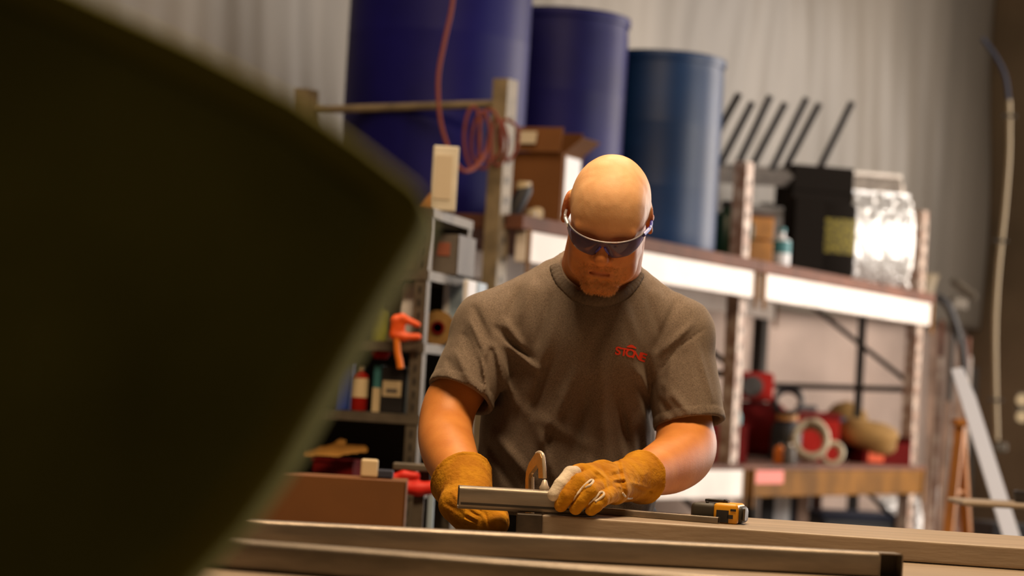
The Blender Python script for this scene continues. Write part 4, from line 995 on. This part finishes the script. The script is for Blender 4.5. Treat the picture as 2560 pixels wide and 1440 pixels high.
body.chain(*cat([W(1716, 1108, 4.72), W(1706, 1140, 4.68), W(1672, 1164, 4.61), W(1628, 1181, 4.53), WRR], [.0495, .0490, .0455, .0360, .028]), .02)
body.ell(W(1750, 1150, 4.745), (.019, .024, .026), None, .03)
HC = W(1425, 1330, 4.90); HZ = HC.z
legs = SDF((-.2, 4.6, 0.02), (.45, 5.2, .98), .009)
# hips and legs go on inside the jeans
for (xo, fx) in ((-.10, -.15), (.10, .17)):
    legs.chain([HC + Vector((xo, 0, 0)), Vector((HC.x + (xo + fx) / 2, 4.89, .50)), Vector((HC.x + fx, 4.95, .08))], [.075, .052, .038], .03)
legs.ell(HC + Vector((0, 0, .0)), (.14, .10, .09), None, .04)
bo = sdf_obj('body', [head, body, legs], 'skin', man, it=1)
# skin tint: overhead light put into the paler scalp; redder face and arms, lips and stubble are the skin's own colours
me = bo.data; ca = me.color_attributes.new('tint', 'FLOAT_COLOR', 'POINT'); nv = len(me.vertices)
co = np.empty(nv * 3); me.vertices.foreach_get('co', co); co = co.reshape(-1, 3)
loc = (co - np.array(HO)) @ Rn
base = np.array([0.74, 0.335, 0.105]); lit_scalp = np.array([0.86, 0.52, 0.27]); face = np.array([0.70, 0.27, 0.085]); lip = np.array([0.42, 0.13, 0.07]); stub = np.array([0.46, 0.22, 0.07])
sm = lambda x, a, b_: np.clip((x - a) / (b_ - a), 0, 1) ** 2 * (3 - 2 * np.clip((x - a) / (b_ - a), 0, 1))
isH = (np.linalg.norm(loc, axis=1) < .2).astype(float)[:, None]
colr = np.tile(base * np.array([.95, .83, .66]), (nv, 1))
hc = face[None] * (1 - sm(loc[:, 2:3], .0, .06)) + lit_scalp[None] * sm(loc[:, 2:3], .0, .06)
nn = vnoise(co[:, 0], co[:, 1], co[:, 2], 420, 1)[:, None]
bd = sm(-loc[:, 2:3], .045, .07) * sm(loc[:, 1:2], .015, .05) * np.clip(1.2 - np.abs(loc[:, 0:1]) / .05, 0, 1)
bd2 = sm(-loc[:, 2:3], .02, .05) * sm(loc[:, 1:2], .0, .03)
k_ = np.clip(bd * .8 + bd2 * .3, 0, 1) * (.7 + .45 * nn)
hc = hc * (1 - np.clip(k_, 0, 1)) + stub[None] * np.clip(k_, 0, 1)
lm = np.exp(-((loc[:, 2:3] + .0655) / .0075) ** 2 - (loc[:, 0:1] / .024) ** 4) * (loc[:, 1:2] > .078)
hc = hc * (1 - .8 * lm) + lip[None] * .8 * lm
brow_m = np.exp(-((loc[:, 2:3] - .020) / .006) ** 2) * (loc[:, 1:2] > .065) * np.exp(-((np.abs(loc[:, 0:1]) - .030) / .018) ** 2)
hc = hc * (1 - .55 * brow_m) + np.array([.36, .19, .08]) * .55 * brow_m
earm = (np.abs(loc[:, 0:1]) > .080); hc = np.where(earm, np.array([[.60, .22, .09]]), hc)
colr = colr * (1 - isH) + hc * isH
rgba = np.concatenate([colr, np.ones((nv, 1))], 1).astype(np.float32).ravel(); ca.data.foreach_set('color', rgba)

# short reddish beard and moustache: tapered stubble hairs rooted in the chin and lip
vn_ = np.empty(nv * 3); me.vertices.foreach_get('normal', vn_); vn_ = vn_.reshape(-1, 3)
x_, y_, z_ = loc[:, 0], loc[:, 1], loc[:, 2]
goatee = (z_ < -.078) & (z_ > -.125) & (y_ > .035) & (np.abs(x_) < .036)
side_ = (z_ < -.050) & (z_ > -.12) & (y_ > .045) & (np.abs(x_) > .024) & (np.abs(x_) < .050)
mous = (z_ < -.046) & (z_ > -.058) & (y_ > .07) & (np.abs(x_) < .034)
rs_ = np.random.RandomState(3); hv = []; hf = []
for msk, nh, ln in ((goatee, 1700, .0055), (side_, 900, .0032), (mous, 700, .0024)):
    ids = np.where(msk)[0]
    for vi in rs_.choice(ids, min(nh, len(ids) * 3)):
        p_ = Vector(co[vi]) + Vector(rs_.normal(0, .0007, 3)); n_ = Vector(vn_[vi]); dn_ = Rh @ Vector((loc[vi, 0] * 2.5, .15, -1)); d_ = (n_ * .55 + dn_.normalized() * .8 + Vector(rs_.normal(0, .22, 3))).normalized()
        a_ = d_.cross(n_).normalized() * .00026; c_ = d_.cross(a_).normalized() * .00026; k0 = len(hv); L_ = ln * (.6 + .6 * rs_.rand())
        hv += [p_ + a_, p_ - a_ * .5 + c_, p_ - a_ * .5 - c_, p_ + d_ * L_]; hf += [(k0, k0 + 1, k0 + 3), (k0 + 1, k0 + 2, k0 + 3), (k0 + 2, k0, k0 + 3)]
br = MB().add(hv, hf).build('beard', mat('reddish_beard', (.62, .32, .12), .6, 0, .3, 300), man); br['kind'] = 'stuff'; br['label'] = 'short reddish blond beard'
# ------------------------------------------------------------------ t-shirt
sh = SDF((-.33, 4.45, .88), (.56, 5.08, 1.47), .0034)
sh.ell(W(1455, 885, 4.79), (.178, .135, .185), None, .0)
sh.cap(W(1490, 752, 4.80), W(1222, 822, 4.76), .092, .072, .045); sh.cap(W(1490, 752, 4.80), W(1695, 838, 4.78), .092, .072, .045)
sh.ell(W(1418, 1090, 4.83), (.176, .145, .24), None, .05)
sh.ell(W(1420, 1240, 4.83), (.172, .135, .16), None, .05)
sh.ell(W(1470, 850, 4.72), (.10, .07, .09), None, .05)
sh.ell(W(1470, 840, 4.90), (.17, .10, .15), None, .06)
HL = W(1152, 990, 4.70); HR_ = W(1722, 1060, 4.735)
sl_ = SDF((-.33, 4.45, .88), (.56, 5.08, 1.47), .0034)
sl_.cap(W(1232, 828, 4.76), HL + (HL - W(1232, 828, 4.76)) * .25, .073, .066, .03)
sl_.cap(W(1688, 840, 4.78), HR_ + (HR_ - W(1688, 840, 4.78)) * .25, .073, .071, .03)
# folds: (x0,y0,x1,y1,width_px,amplitude_m)
folds = [(1235, 870, 1290, 1010, 10, .007), (1228, 880, 1240, 1000, 10, -.016), (1268, 860, 1350, 930, 9, .006), (1240, 820, 1330, 900, 8, -.006), (1262, 800, 1310, 880, 9, .005),
    (1400, 760, 1330, 980, 16, .004), (1375, 740, 1345, 860, 9, -.004), (1440, 930, 1360, 1100, 14, .005), (1470, 960, 1430, 1150, 14, -.005), (1500, 900, 1520, 1180, 18, .005),
    (1545, 990, 1575, 1150, 10, -.005), (1600, 950, 1635, 1060, 9, -.012), (1590, 920, 1625, 1000, 9, .006), (1615, 900, 1640, 1070, 10, -.010), (1640, 870, 1690, 760, 9, -.004), (1655, 880, 1730, 810, 9, .004),
    (1300, 1020, 1480, 1120, 16, .003), (1230, 1080, 1330, 1200, 14, .005), (1220, 1110, 1290, 1230, 10, -.005), (1340, 1060, 1390, 1210, 13, .005), (1470, 1150, 1500, 1260, 13, .005), (1560, 1100, 1570, 1250, 12, .005), (1600, 1080, 1610, 1240, 10, -.005),
    (1170, 800, 1225, 900, 8, .005), (1160, 840, 1210, 960, 8, -.006), (1140, 880, 1195, 985, 8, .005), (1120, 900, 1160, 970, 7, -.004), (1205, 880, 1218, 1000, 6, .006), (1185, 770, 1222, 850, 7, -.005),
    (1680, 900, 1665, 1020, 9, .004), (1710, 880, 1720, 1010, 10, -.003), (1660, 960, 1720, 1030, 8, .004), (1740, 860, 1780, 1000, 8, .003), (1650, 1000, 1690, 1050, 7, -.004),
    (1560, 760, 1600, 860, 12, .003), (1620, 740, 1650, 840, 10, -.003), (1330, 700, 1300, 800, 12, .004), (1300, 720, 1265, 800, 9, -.004), (1762, 822, 1690, 872, 2.6, -.0022), (1690, 872, 1650, 930, 2.6, -.002), (1166, 795, 1195, 860, 2.6, -.002), (1195, 860, 1226, 940, 2.6, -.002), (1515, 800, 1450, 960, 16, -.003), (1370, 900, 1330, 1040, 9, -.005), (1395, 1000, 1350, 1180, 9, -.004)]
# wrinkle field in the frontal plane: project grid to image coordinates of the torso plane
S, G = sh.sl(sh.lo, sh.lo + sh.h * sh.n)
gx = G[0]; gy = G[1]; gz = G[2]
ex = gx - EYE.x; ey = gy - EYE.y; ez = gz - EYE.z
den = ex * cf.x + ey * cf.y + ez * cf.z
pxg = 1280 + F * (ex * cr.x + ey * cr.y + ez * cr.z) / den
pyg = 720 - F * (ex * cu.x + ey * cu.y + ez * cu.z) / den
disp = np.zeros_like(pxg)
for (x0, y0, x1, y1, w_, a_) in folds:
    dx, dy = x1 - x0, y1 - y0; L2_ = dx * dx + dy * dy
    t = np.clip(((pxg - x0) * dx + (pyg - y0) * dy) / L2_, 0, 1)
    t_e = np.sin(np.pi * np.clip(t * .9 + .05, 0, 1)) ** .6
    dd = ((pxg - x0 - t * dx) ** 2 + (pyg - y0 - t * dy) ** 2) / w_ ** 2
    disp += 1.9 * a_ * t_e * np.exp(-dd)
front = np.clip((4.86 - gy) / .06, 0, 1)
disp = np.maximum(disp, -.014)
nzz = (.0035 * vnoise(gx, gy, gz, 28, 3) + .0016 * vnoise(gx * 1.6, gy, gz * .6, 75, 6)).astype(np.float32)
sh.f[S] -= (disp * front).astype(np.float32) + nzz
sl_.f[S] -= (np.clip(disp, -.0030, .006) * front).astype(np.float32) + nzz * .35
# collar opening
sh.cap(H(0, -.020, -.050), NB + Vector((0, -.004, .03)), .080, .078, .006, 's')
# collar band
ring = smoothpath([W(1396, 655, 4.775), W(1403, 690, 4.73), W(1432, 728, 4.685), W(1484, 750, 4.665), W(1540, 738, 4.675), W(1576, 706, 4.72), W(1592, 672, 4.775), W(1570, 640, 4.85), W(1495, 625, 4.89), W(1425, 632, 4.85)], 4, True)
for i in range(len(ring)): sh.cap(ring[i], ring[(i + 1) % len(ring)], .0070, None, .008)
# sleeve hems: cut and hollow
for (c_, f_, r_) in ((HL, W(1232, 828, 4.76), .0575), (HR_, W(1688, 840, 4.78), .0625)):
    ax_ = (c_ - f_).normalized(); S, G = sl_.sl(np.array(c_) - .16, np.array(c_) + .16)
    t_ = (G[0] - c_.x) * ax_.x + (G[1] - c_.y) * ax_.y + (G[2] - c_.z) * ax_.z
    sl_.f[S] = np.maximum(sl_.f[S], t_.astype(np.float32))
    sl_.f[S] -= np.where((t_ > -.017), .0012, 0).astype(np.float32) - np.where((t_ > -.020) & (t_ < -.016), .0008, 0).astype(np.float32)
    sl_.cap(c_ - ax_ * .030, c_ + ax_ * .05, r_ - .001, r_ + .001, .003, 's')
kk = .022; A_f = sh.f; B_f = sl_.f; hh_ = np.clip(0.5 + 0.5 * (A_f - B_f) / kk, 0, 1)
low_ = (np.arange(sh.n[2]) * sh.h + sh.lo[2])[None, None, :]
kmask = np.clip((low_ - W(1228, 930, 4.7).z) / .05, 0, 1).astype(np.float32)
sh.f = (A_f * (1 - hh_) + B_f * hh_ - kk * hh_ * (1 - hh_)) * kmask + np.minimum(A_f, B_f) * (1 - kmask)
# bottom hem
sh.half(W(1430, 1292, 4.8), (0, 0, -1))
shirt = sdf_obj('t_shirt', [sh], 'shirt', man, it=2); shirt['label'] = 'heather grey short-sleeved t-shirt'
bvh = BVHTree.FromObject(shirt, bpy.context.evaluated_depsgraph_get())
def on_shirt(px, py, off=.0012):
    d = (W(px, py, 5) - EYE).normalized(); h = bvh.ray_cast(EYE, d, 10)
    return (h[0] - d * off) if h[0] is not None else W(px, py, 4.66)
M['collar'] = mat('ribbed_collar', (.125, .096, .074), .95, 0, .2, 200, .3, 300)
col = SDF(np.array(W(1490, 690, 4.77)) - [.12, .17, .10], np.array(W(1490, 690, 4.77)) + [.12, .14, .09], .0021)
rp = [(1394, 662), (1406, 695), (1432, 722), (1462, 738), (1492, 744), (1525, 741), (1555, 728), (1580, 702), (1592, 680)]
for o_ in (0, 6, 12, 17):
    pp_ = []
    for (x, y) in rp:
        vx, vy = x - 1492, y - 630; L_ = math.hypot(vx, vy); q_ = on_shirt(x + vx / L_ * o_, y + vy / L_ * o_, .001)
        if q_.y < 4.82: pp_.append(q_)
    pp_ = smoothpath(pp_, 4); col.chain(pp_, [.0040 if o_ != 17 else .0032] * len(pp_), .004)
sdf_obj('collar', [col], 'collar', shirt, it=1)
# chest print: letters follow the cloth
def print_text(chars, spots, size, name, parent):
    for ch, (cx, cy, rot, sc) in zip(chars, spots):
        cu_ = bpy.data.curves.new('glyph', 'FONT'); cu_.body = ch; cu_.size = 1; cu_.align_x = 'CENTER'; cu_.align_y = 'CENTER'; cu_.offset = .03
        ob = bpy.data.objects.new('glyph', cu_); C.objects.link(ob)
        dg = bpy.context.evaluated_depsgraph_get(); dg.update(); me_ = bpy.data.meshes.new_from_object(ob.evaluated_get(dg))
        bpy.data.objects.remove(ob)
        bm = bmesh.new(); bm.from_mesh(me_); bmesh.ops.triangulate(bm, faces=bm.faces[:]); bmesh.ops.subdivide_edges(bm, edges=[e for e in bm.edges if e.calc_length() > .15], cuts=2); bm.verts.index_update()
        vs = []
        for v in bm.verts:
            x, y = v.co.x * sc * 1.12, v.co.y * sc
            c_, s_ = math.cos(rot), math.sin(rot); X = x * c_ + y * s_; Y = x * s_ - y * c_
            vs.append(on_shirt(cx + X, cy + Y))
        fs = [tuple(v.index for v in f.verts) for f in bm.faces]; bm.free()
        MB().add(vs, fs).build(name, 'logo', parent)
lg = [(1545, 878, .12, 28), (1560, 881, .16, 27), (1576, 884, .22, 28), (1592, 889, .28, 26), (1607, 894, .34, 29)]
print_text('STONE', lg, 23, 'logo_letter', shirt)
b = MB(); n_ = 10; up_ = []; dn_ = []
for i in range(n_ + 1):
    t = i / n_; x = 1567 + t * 24; up_.append(on_shirt(x, 866 - 6 * math.sin(math.pi * t) + t * 4)); dn_.append(on_shirt(x, 868.5 - 1 * math.sin(math.pi * t) + t * 4))
b.add(up_ + dn_, [(i, i + 1, n_ + 2 + i, n_ + 1 + i) for i in range(n_)]); b.build('logo_arc', 'logo', shirt)

# ------------------------------------------------------------------ jeans, boots
jn = SDF((-.25, 4.6, 0.0), (.5, 5.25, 1.05), .008)
jn.ell(HC + Vector((0, 0, .02)), (.175, .135, .12), None, .03)
for (xo, fx) in ((-.095, -.15), (.095, .17)):
    jn.chain([HC + Vector((xo, 0, -.02)), Vector((HC.x + (xo + fx) / 2, 4.88, .50)), Vector((HC.x + fx, 4.95, .10))], [.098, .078, .068], .025)
jn.half((0, 0, .07), (0, 0, -1))
S, G = jn.sl(jn.lo, jn.lo + jn.h * jn.n); jn.f[S] += .003 * vnoise(G[0], G[1], G[2], 40, 8)
jn.cap((HC.x, 4.89, .93), (HC.x, 4.9, 1.0), .12, .12, .01)
sdf_obj('jeans', [jn], 'jeans', man)
for fx in (-.15, .17):
    bt = SDF((HC.x + fx - .09, 4.68, -.01), (HC.x + fx + .09, 5.08, .22), .006)
    bt.chain([(HC.x + fx, 4.96, .16), (HC.x + fx, 4.97, .06)], [.045, .045], .02); bt.chain([(HC.x + fx, 4.97, .05), (HC.x + fx, 4.80, .042)], [.046, .042], .02)
    bt.half((0, 0, .002), (0, 0, -1)); sdf_obj('boot', [bt], 'boot', man)

# ------------------------------------------------------------------ gloves
def wrinkle(s, lo, hi, fn):
    S, G = s.sl(lo, hi); s.f[S] = s.f[S] + fn(G[0], G[1], G[2]).astype(np.float32)
def imgc(G):
    ex, ey, ez = G[0] - EYE.x, G[1] - EYE.y, G[2] - EYE.z; den = ex * cf.x + ey * cf.y + ez * cf.z
    return 1280 + F * (ex * cr.x + ey * cr.y + ez * cr.z) / den, 720 - F * (ex * cu.x + ey * cu.y + ez * cu.z) / den
def creases(s, lines):
    S, G = s.sl(s.lo, s.lo + s.h * s.n); px_, py_ = imgc(G); d_ = np.zeros_like(px_)
    for (x0, y0, x1, y1, w_, a_) in lines:
        dx, dy = x1 - x0, y1 - y0; t = np.clip(((px_ - x0) * dx + (py_ - y0) * dy) / (dx * dx + dy * dy), 0, 1)
        d_ += a_ * np.sin(np.pi * np.clip(t * .9 + .05, 0, 1)) ** .6 * np.exp(-((px_ - x0 - t * dx) ** 2 + (py_ - y0 - t * dy) ** 2) / w_ ** 2)
    s.f[S] -= (d_ + .0007 * vnoise(G[0], G[1], G[2], 120, 2)).astype(np.float32)
gR = SDF(np.array(W(1500, 1210, 4.36)) - [.13, .17, .09], np.array(W(1500, 1210, 4.36)) + [.15, .17, .10], .0017)
# palm and back of hand
WRg = W(1556, 1203, 4.42)
gR.chain([W(1462, 1182, 4.30), W(1505, 1186, 4.355), WRg], [.0165, .024, .031], .012)
gR.chain([W(1480, 1200, 4.285), W(1515, 1203, 4.345), WRg], [.0175, .025, .031], .012)
gR.chain([W(1500, 1218, 4.280), W(1525, 1216, 4.335), WRg], [.0175, .024, .030], .012)
gR.chain([W(1522, 1236, 4.285), W(1540, 1228, 4.335), WRg], [.0160, .021, .029], .012)
# fingers: index, middle, ring, little, thumb (behind the tube)
FI = [W(1452, 1178, 4.300), W(1426, 1184, 4.264), W(1402, 1212, 4.240), W(1385, 1237, 4.232)]
FM = [W(1478, 1194, 4.283), W(1447, 1206, 4.240), W(1420, 1240, 4.226), W(1402, 1263, 4.230)]
FR = [W(1502, 1217, 4.276), W(1474, 1229, 4.228), W(1454, 1252, 4.224), W(1440, 1270, 4.228)]
FL = [W(1524, 1236, 4.276), W(1502, 1249, 4.238), W(1488, 1262, 4.228), W(1478, 1273, 4.228)]
gR.chain(FI, [.0142, .0125, .0115, .0108], .004)
gR.chain(FM, [.0155, .0148, .0136, .0122], .002)
gR.chain(FR, [.0152, .0145, .0134, .0120], .002)
gR.chain(FL, [.0150, .0142, .0130, .0118], .002)
gR.chain([W(1520, 1190, 4.37), W(1480, 1196, 4.355), W(1450, 1205, 4.335), W(1430, 1222, 4.325)], [.019, .017, .0145, .012], .006)
# gauntlet cuff
CO = W(1604, 1193, 4.485); axc = (CO - WRg).normalized()
gR.cap(WRg - axc * .012, WRg + axc * .02, .034, .036, .012)
gR.cap(WRg + axc * .02, CO + axc * .05, .0375, .0610, .010)
S, G = gR.sl(gR.lo, gR.lo + gR.h * gR.n)
t_ = (G[0] - CO.x) * axc.x + (G[1] - CO.y) * axc.y + (G[2] - CO.z) * axc.z
gR.f[S] = np.maximum(gR.f[S], t_.astype(np.float32)); gR.f[S] -= np.where((t_ > -.006), .0012, 0).astype(np.float32)
creases(gR, [(1470, 1170, 1500, 1195, 3.0, -.0018), (1480, 1165, 1520, 1200, 3.5, .0018), (1500, 1160, 1525, 1200, 3, -.002), (1520, 1180, 1560, 1170, 4, .002), (1525, 1190, 1560, 1182, 3, -.002), (1530, 1200, 1562, 1196, 3.5, .0025), (1538, 1207, 1566, 1205, 3, -.003), (1545, 1214, 1566, 1225, 3.5, .0025), (1550, 1205, 1562, 1232, 3, -.0028),
    (1545, 1150, 1562, 1232, 4, -.0028), (1552, 1150, 1570, 1232, 4, .0018), (1510, 1155, 1545, 1165, 3, -.0018), (1575, 1205, 1625, 1225, 6, .003), (1585, 1218, 1640, 1232, 6, -.003), (1500, 1185, 1515, 1215, 3, -.002), (1512, 1200, 1520, 1225, 3, .002),
    (1476, 1205, 1420, 1272, 2.2, -.003), (1508, 1232, 1456, 1278, 2.2, -.003), (1436, 1190, 1410, 1240, 2.2, -.002)])
lc = (CO - WRg).length + .03
ro = lambda q_: .0375 + .0235 * (q_ + (CO - WRg).length - .02) / lc - .0052
gR.cap(CO - axc * .018, CO + axc * .06, ro(-.018), ro(.06), .003, 's')
gl = sdf_obj('glove', [gR], 'leather', man, it=1); gl['label'] = 'tan leather work glove with pale fingertip panel, gripping the tube'
bg_ = BVHTree.FromObject(gl, bpy.context.evaluated_depsgraph_get())
def on_glove(px, py, off=.0008, D=4.25):
    d = (W(px, py, 5) - EYE).normalized(); h = bg_.ray_cast(EYE, d, 10)
    return (h[0] - d * off) if h[0] is not None else W(px, py, D)
# pale leather over the index finger: a slightly larger finger sleeve
gi = SDF(np.array(W(1405, 1205, 4.24)) - [.05, .05, .055], np.array(W(1405, 1205, 4.24)) + [.05, .06, .05], .0013)
gi.chain([W(1436, 1182, 4.272), W(1426, 1184, 4.264), W(1402, 1212, 4.240), W(1385, 1237, 4.232)], [.0126, .0130, .0124, .0117], .003)
gi.half(W(1440, 1177, 4.28), tuple(W(1470, 1172, 4.33) - W(1404, 1205, 4.25)))
o = sdf_obj('fingertip_panel', [gi], 'leather_w', gl, it=1); o['label'] = 'pale leather index finger'
for pts_ in ([(1421, 1270), (1436, 1246), (1452, 1224), (1466, 1209), (1478, 1200), (1483, 1203), (1476, 1212), (1464, 1219)], [(1456, 1277), (1474, 1258), (1490, 1243), (1500, 1231), (1508, 1231), (1509, 1238), (1500, 1246), (1488, 1254)]):
    b = MB(); pp = [on_glove(*q_) for q_ in pts_]; b.tube(smoothpath(pp, 5), [.0012] * 8 + [.0022] * (len(smoothpath(pp, 5)) - 8), 8); b.build('finger_welt', 'leather_w', gl, smooth=True)
b = MB(); pp = [on_glove(x, y) for (x, y) in ((1556, 1232), (1562, 1240), (1570, 1246), (1580, 1245))]; b.tube(smoothpath(pp, 4), .0022, 8); b.build('wrist_patch', 'leather_w', gl, smooth=True)

gL = SDF(np.array(W(1180, 1240, 4.38)) - [.09, .13, .095], np.array(W(1180, 1240, 4.38)) + [.105, .14, .09], .0018)
WLg = W(1183, 1285, 4.355); CL = W(1153, 1203, 4.455); axl = (CL - WLg).normalized()
gL.cap(WLg, CL + axl * .05, .038, .066, .012)
gL.cap(W(1135, 1262, 4.37), W(1178, 1290, 4.35), .028, .026, .02)
gL.chain([WLg, W(1205, 1300, 4.335), W(1235, 1306, 4.325)], [.031, .030, .028], .012)
for i, (x, y, d) in enumerate(((1250, 1290, 4.33), (1252, 1300, 4.31), (1250, 1311, 4.30), (1246, 1322, 4.30))):
    gL.chain([W(1215, y - 2, d + .01), W(x, y, d)], [.016, .0138], .003)
gL.chain([W(1195, 1285, 4.33), W(1225, 1283, 4.325), W(1252, 1286, 4.325)], [.017, .015, .012], .006)
S, G = gL.sl(gL.lo, gL.lo + gL.h * gL.n)
cn = (W(1132, 1150, 4.50) - W(1172, 1212, 4.43)).normalized(); cp = W(1156, 1192, 4.46)
t_ = (G[0] - cp.x) * cn.x + (G[1] - cp.y) * cn.y + (G[2] - cp.z) * cn.z
gL.f[S] = np.maximum(gL.f[S], t_.astype(np.float32)); gL.f[S] -= np.where((t_ > -.006), .0012, 0).astype(np.float32)
creases(gL, [(1172, 1276, 1200, 1292, 2.5, -.003), (1166, 1284, 1194, 1300, 2.5, .003), (1163, 1291, 1190, 1305, 2.5, -.003), (1160, 1298, 1186, 1309, 2.5, .003), (1158, 1306, 1182, 1313, 2.5, -.003), (1188, 1270, 1212, 1284, 3, -.003), (1165, 1270, 1158, 1310, 3, .003),
    (1212, 1278, 1222, 1320, 3, -.0035), (1206, 1280, 1214, 1320, 3, .002), (1236, 1300, 1245, 1320, 3, -.002), (1110, 1255, 1150, 1280, 5, -.002), (1130, 1230, 1160, 1270, 6, .002)])
lc = (CL - WLg).length + .05
ro = lambda q_: .038 + .028 * (q_ + (CL - WLg).length) / lc - .0052
gL.cap(CL - axl * .018, CL + axl * .07, ro(-.018), ro(.07), .003, 's')
g2 = sdf_obj('glove', [gL], 'leather', man, it=1); g2['label'] = 'tan leather work glove reaching under the held tube'

# ------------------------------------------------------------------ safety glasses
eG = empty('safety_glasses', H(0, .1, 0), 'wraparound safety glasses with bluish tinted lenses on the bald man', 'glasses')
def lens_pt(u, v):
    # u -1..1 across the face, v 0 top .. 1 bottom ; wraps round the brow
    a = u * 1.13; R_ = .079
    x = R_ * 1.0 * math.sin(a); y = .004 + .102 * math.cos(a) ** .75
    top = .0110 + .007 * (u ** 2); au = abs(u)
    hgt = .036 * (1 - .18 * au - .50 * max(0, (au - .55) / .45) ** 1.6) * (1 - .62 * math.exp(-(u / .12) ** 2))
    return (x, y + .004 - .010 * v * v * (1 - au * .6), top - v * hgt)
nu, nv_ = 56, 12
for (ua, ub) in ((-1.0, 1.0),):
    vs = []; fs = []
    for i in range(nu + 1):
        for j in range(nv_ + 1): vs.append(H(*lens_pt(ua + (ub - ua) * i / nu, j / nv_)))
    for i in range(nu):
        for j in range(nv_): a = i * (nv_ + 1) + j; fs.append((a, a + 1, a + nv_ + 2, a + nv_ + 1))
    o = MB().add(vs, fs).build('lens', 'lens', eG, smooth=True); md = o.modifiers.new('thickness', 'SOLIDIFY'); md.thickness = .0018
b = MB(); b.tube([H(*[c + d for c, d in zip(lens_pt(-1 + 2 * i / 40, 0), (0, .0005, .0012))]) for i in range(41)], .0014, 8); b.build('brow_bar', 'lensrim', eG, smooth=True)
for s_ in (-1, 1):
    l0 = lens_pt(s_, .25)
    b = MB(); b.tube(smoothpath([H(l0[0], l0[1] + .002, l0[2]), H(s_ * .0815, .022, .012), H(s_ * .0825, .0, .014), H(s_ * .083, -.03, .008)], 6), [.0042] * 6 + [.0030] * 13, 8); b.build('temple', 'lensrim' if s_ < 0 else 'temple', eG, smooth=True)
    b = MB(); b.tube(smoothpath([H(s_ * .004, .1125, .002), H(s_ * .009, .108, -.008), H(s_ * .013, .099, -.017)], 5), .0022, 8); b.build('nose_pad', 'temple', eG, smooth=True)
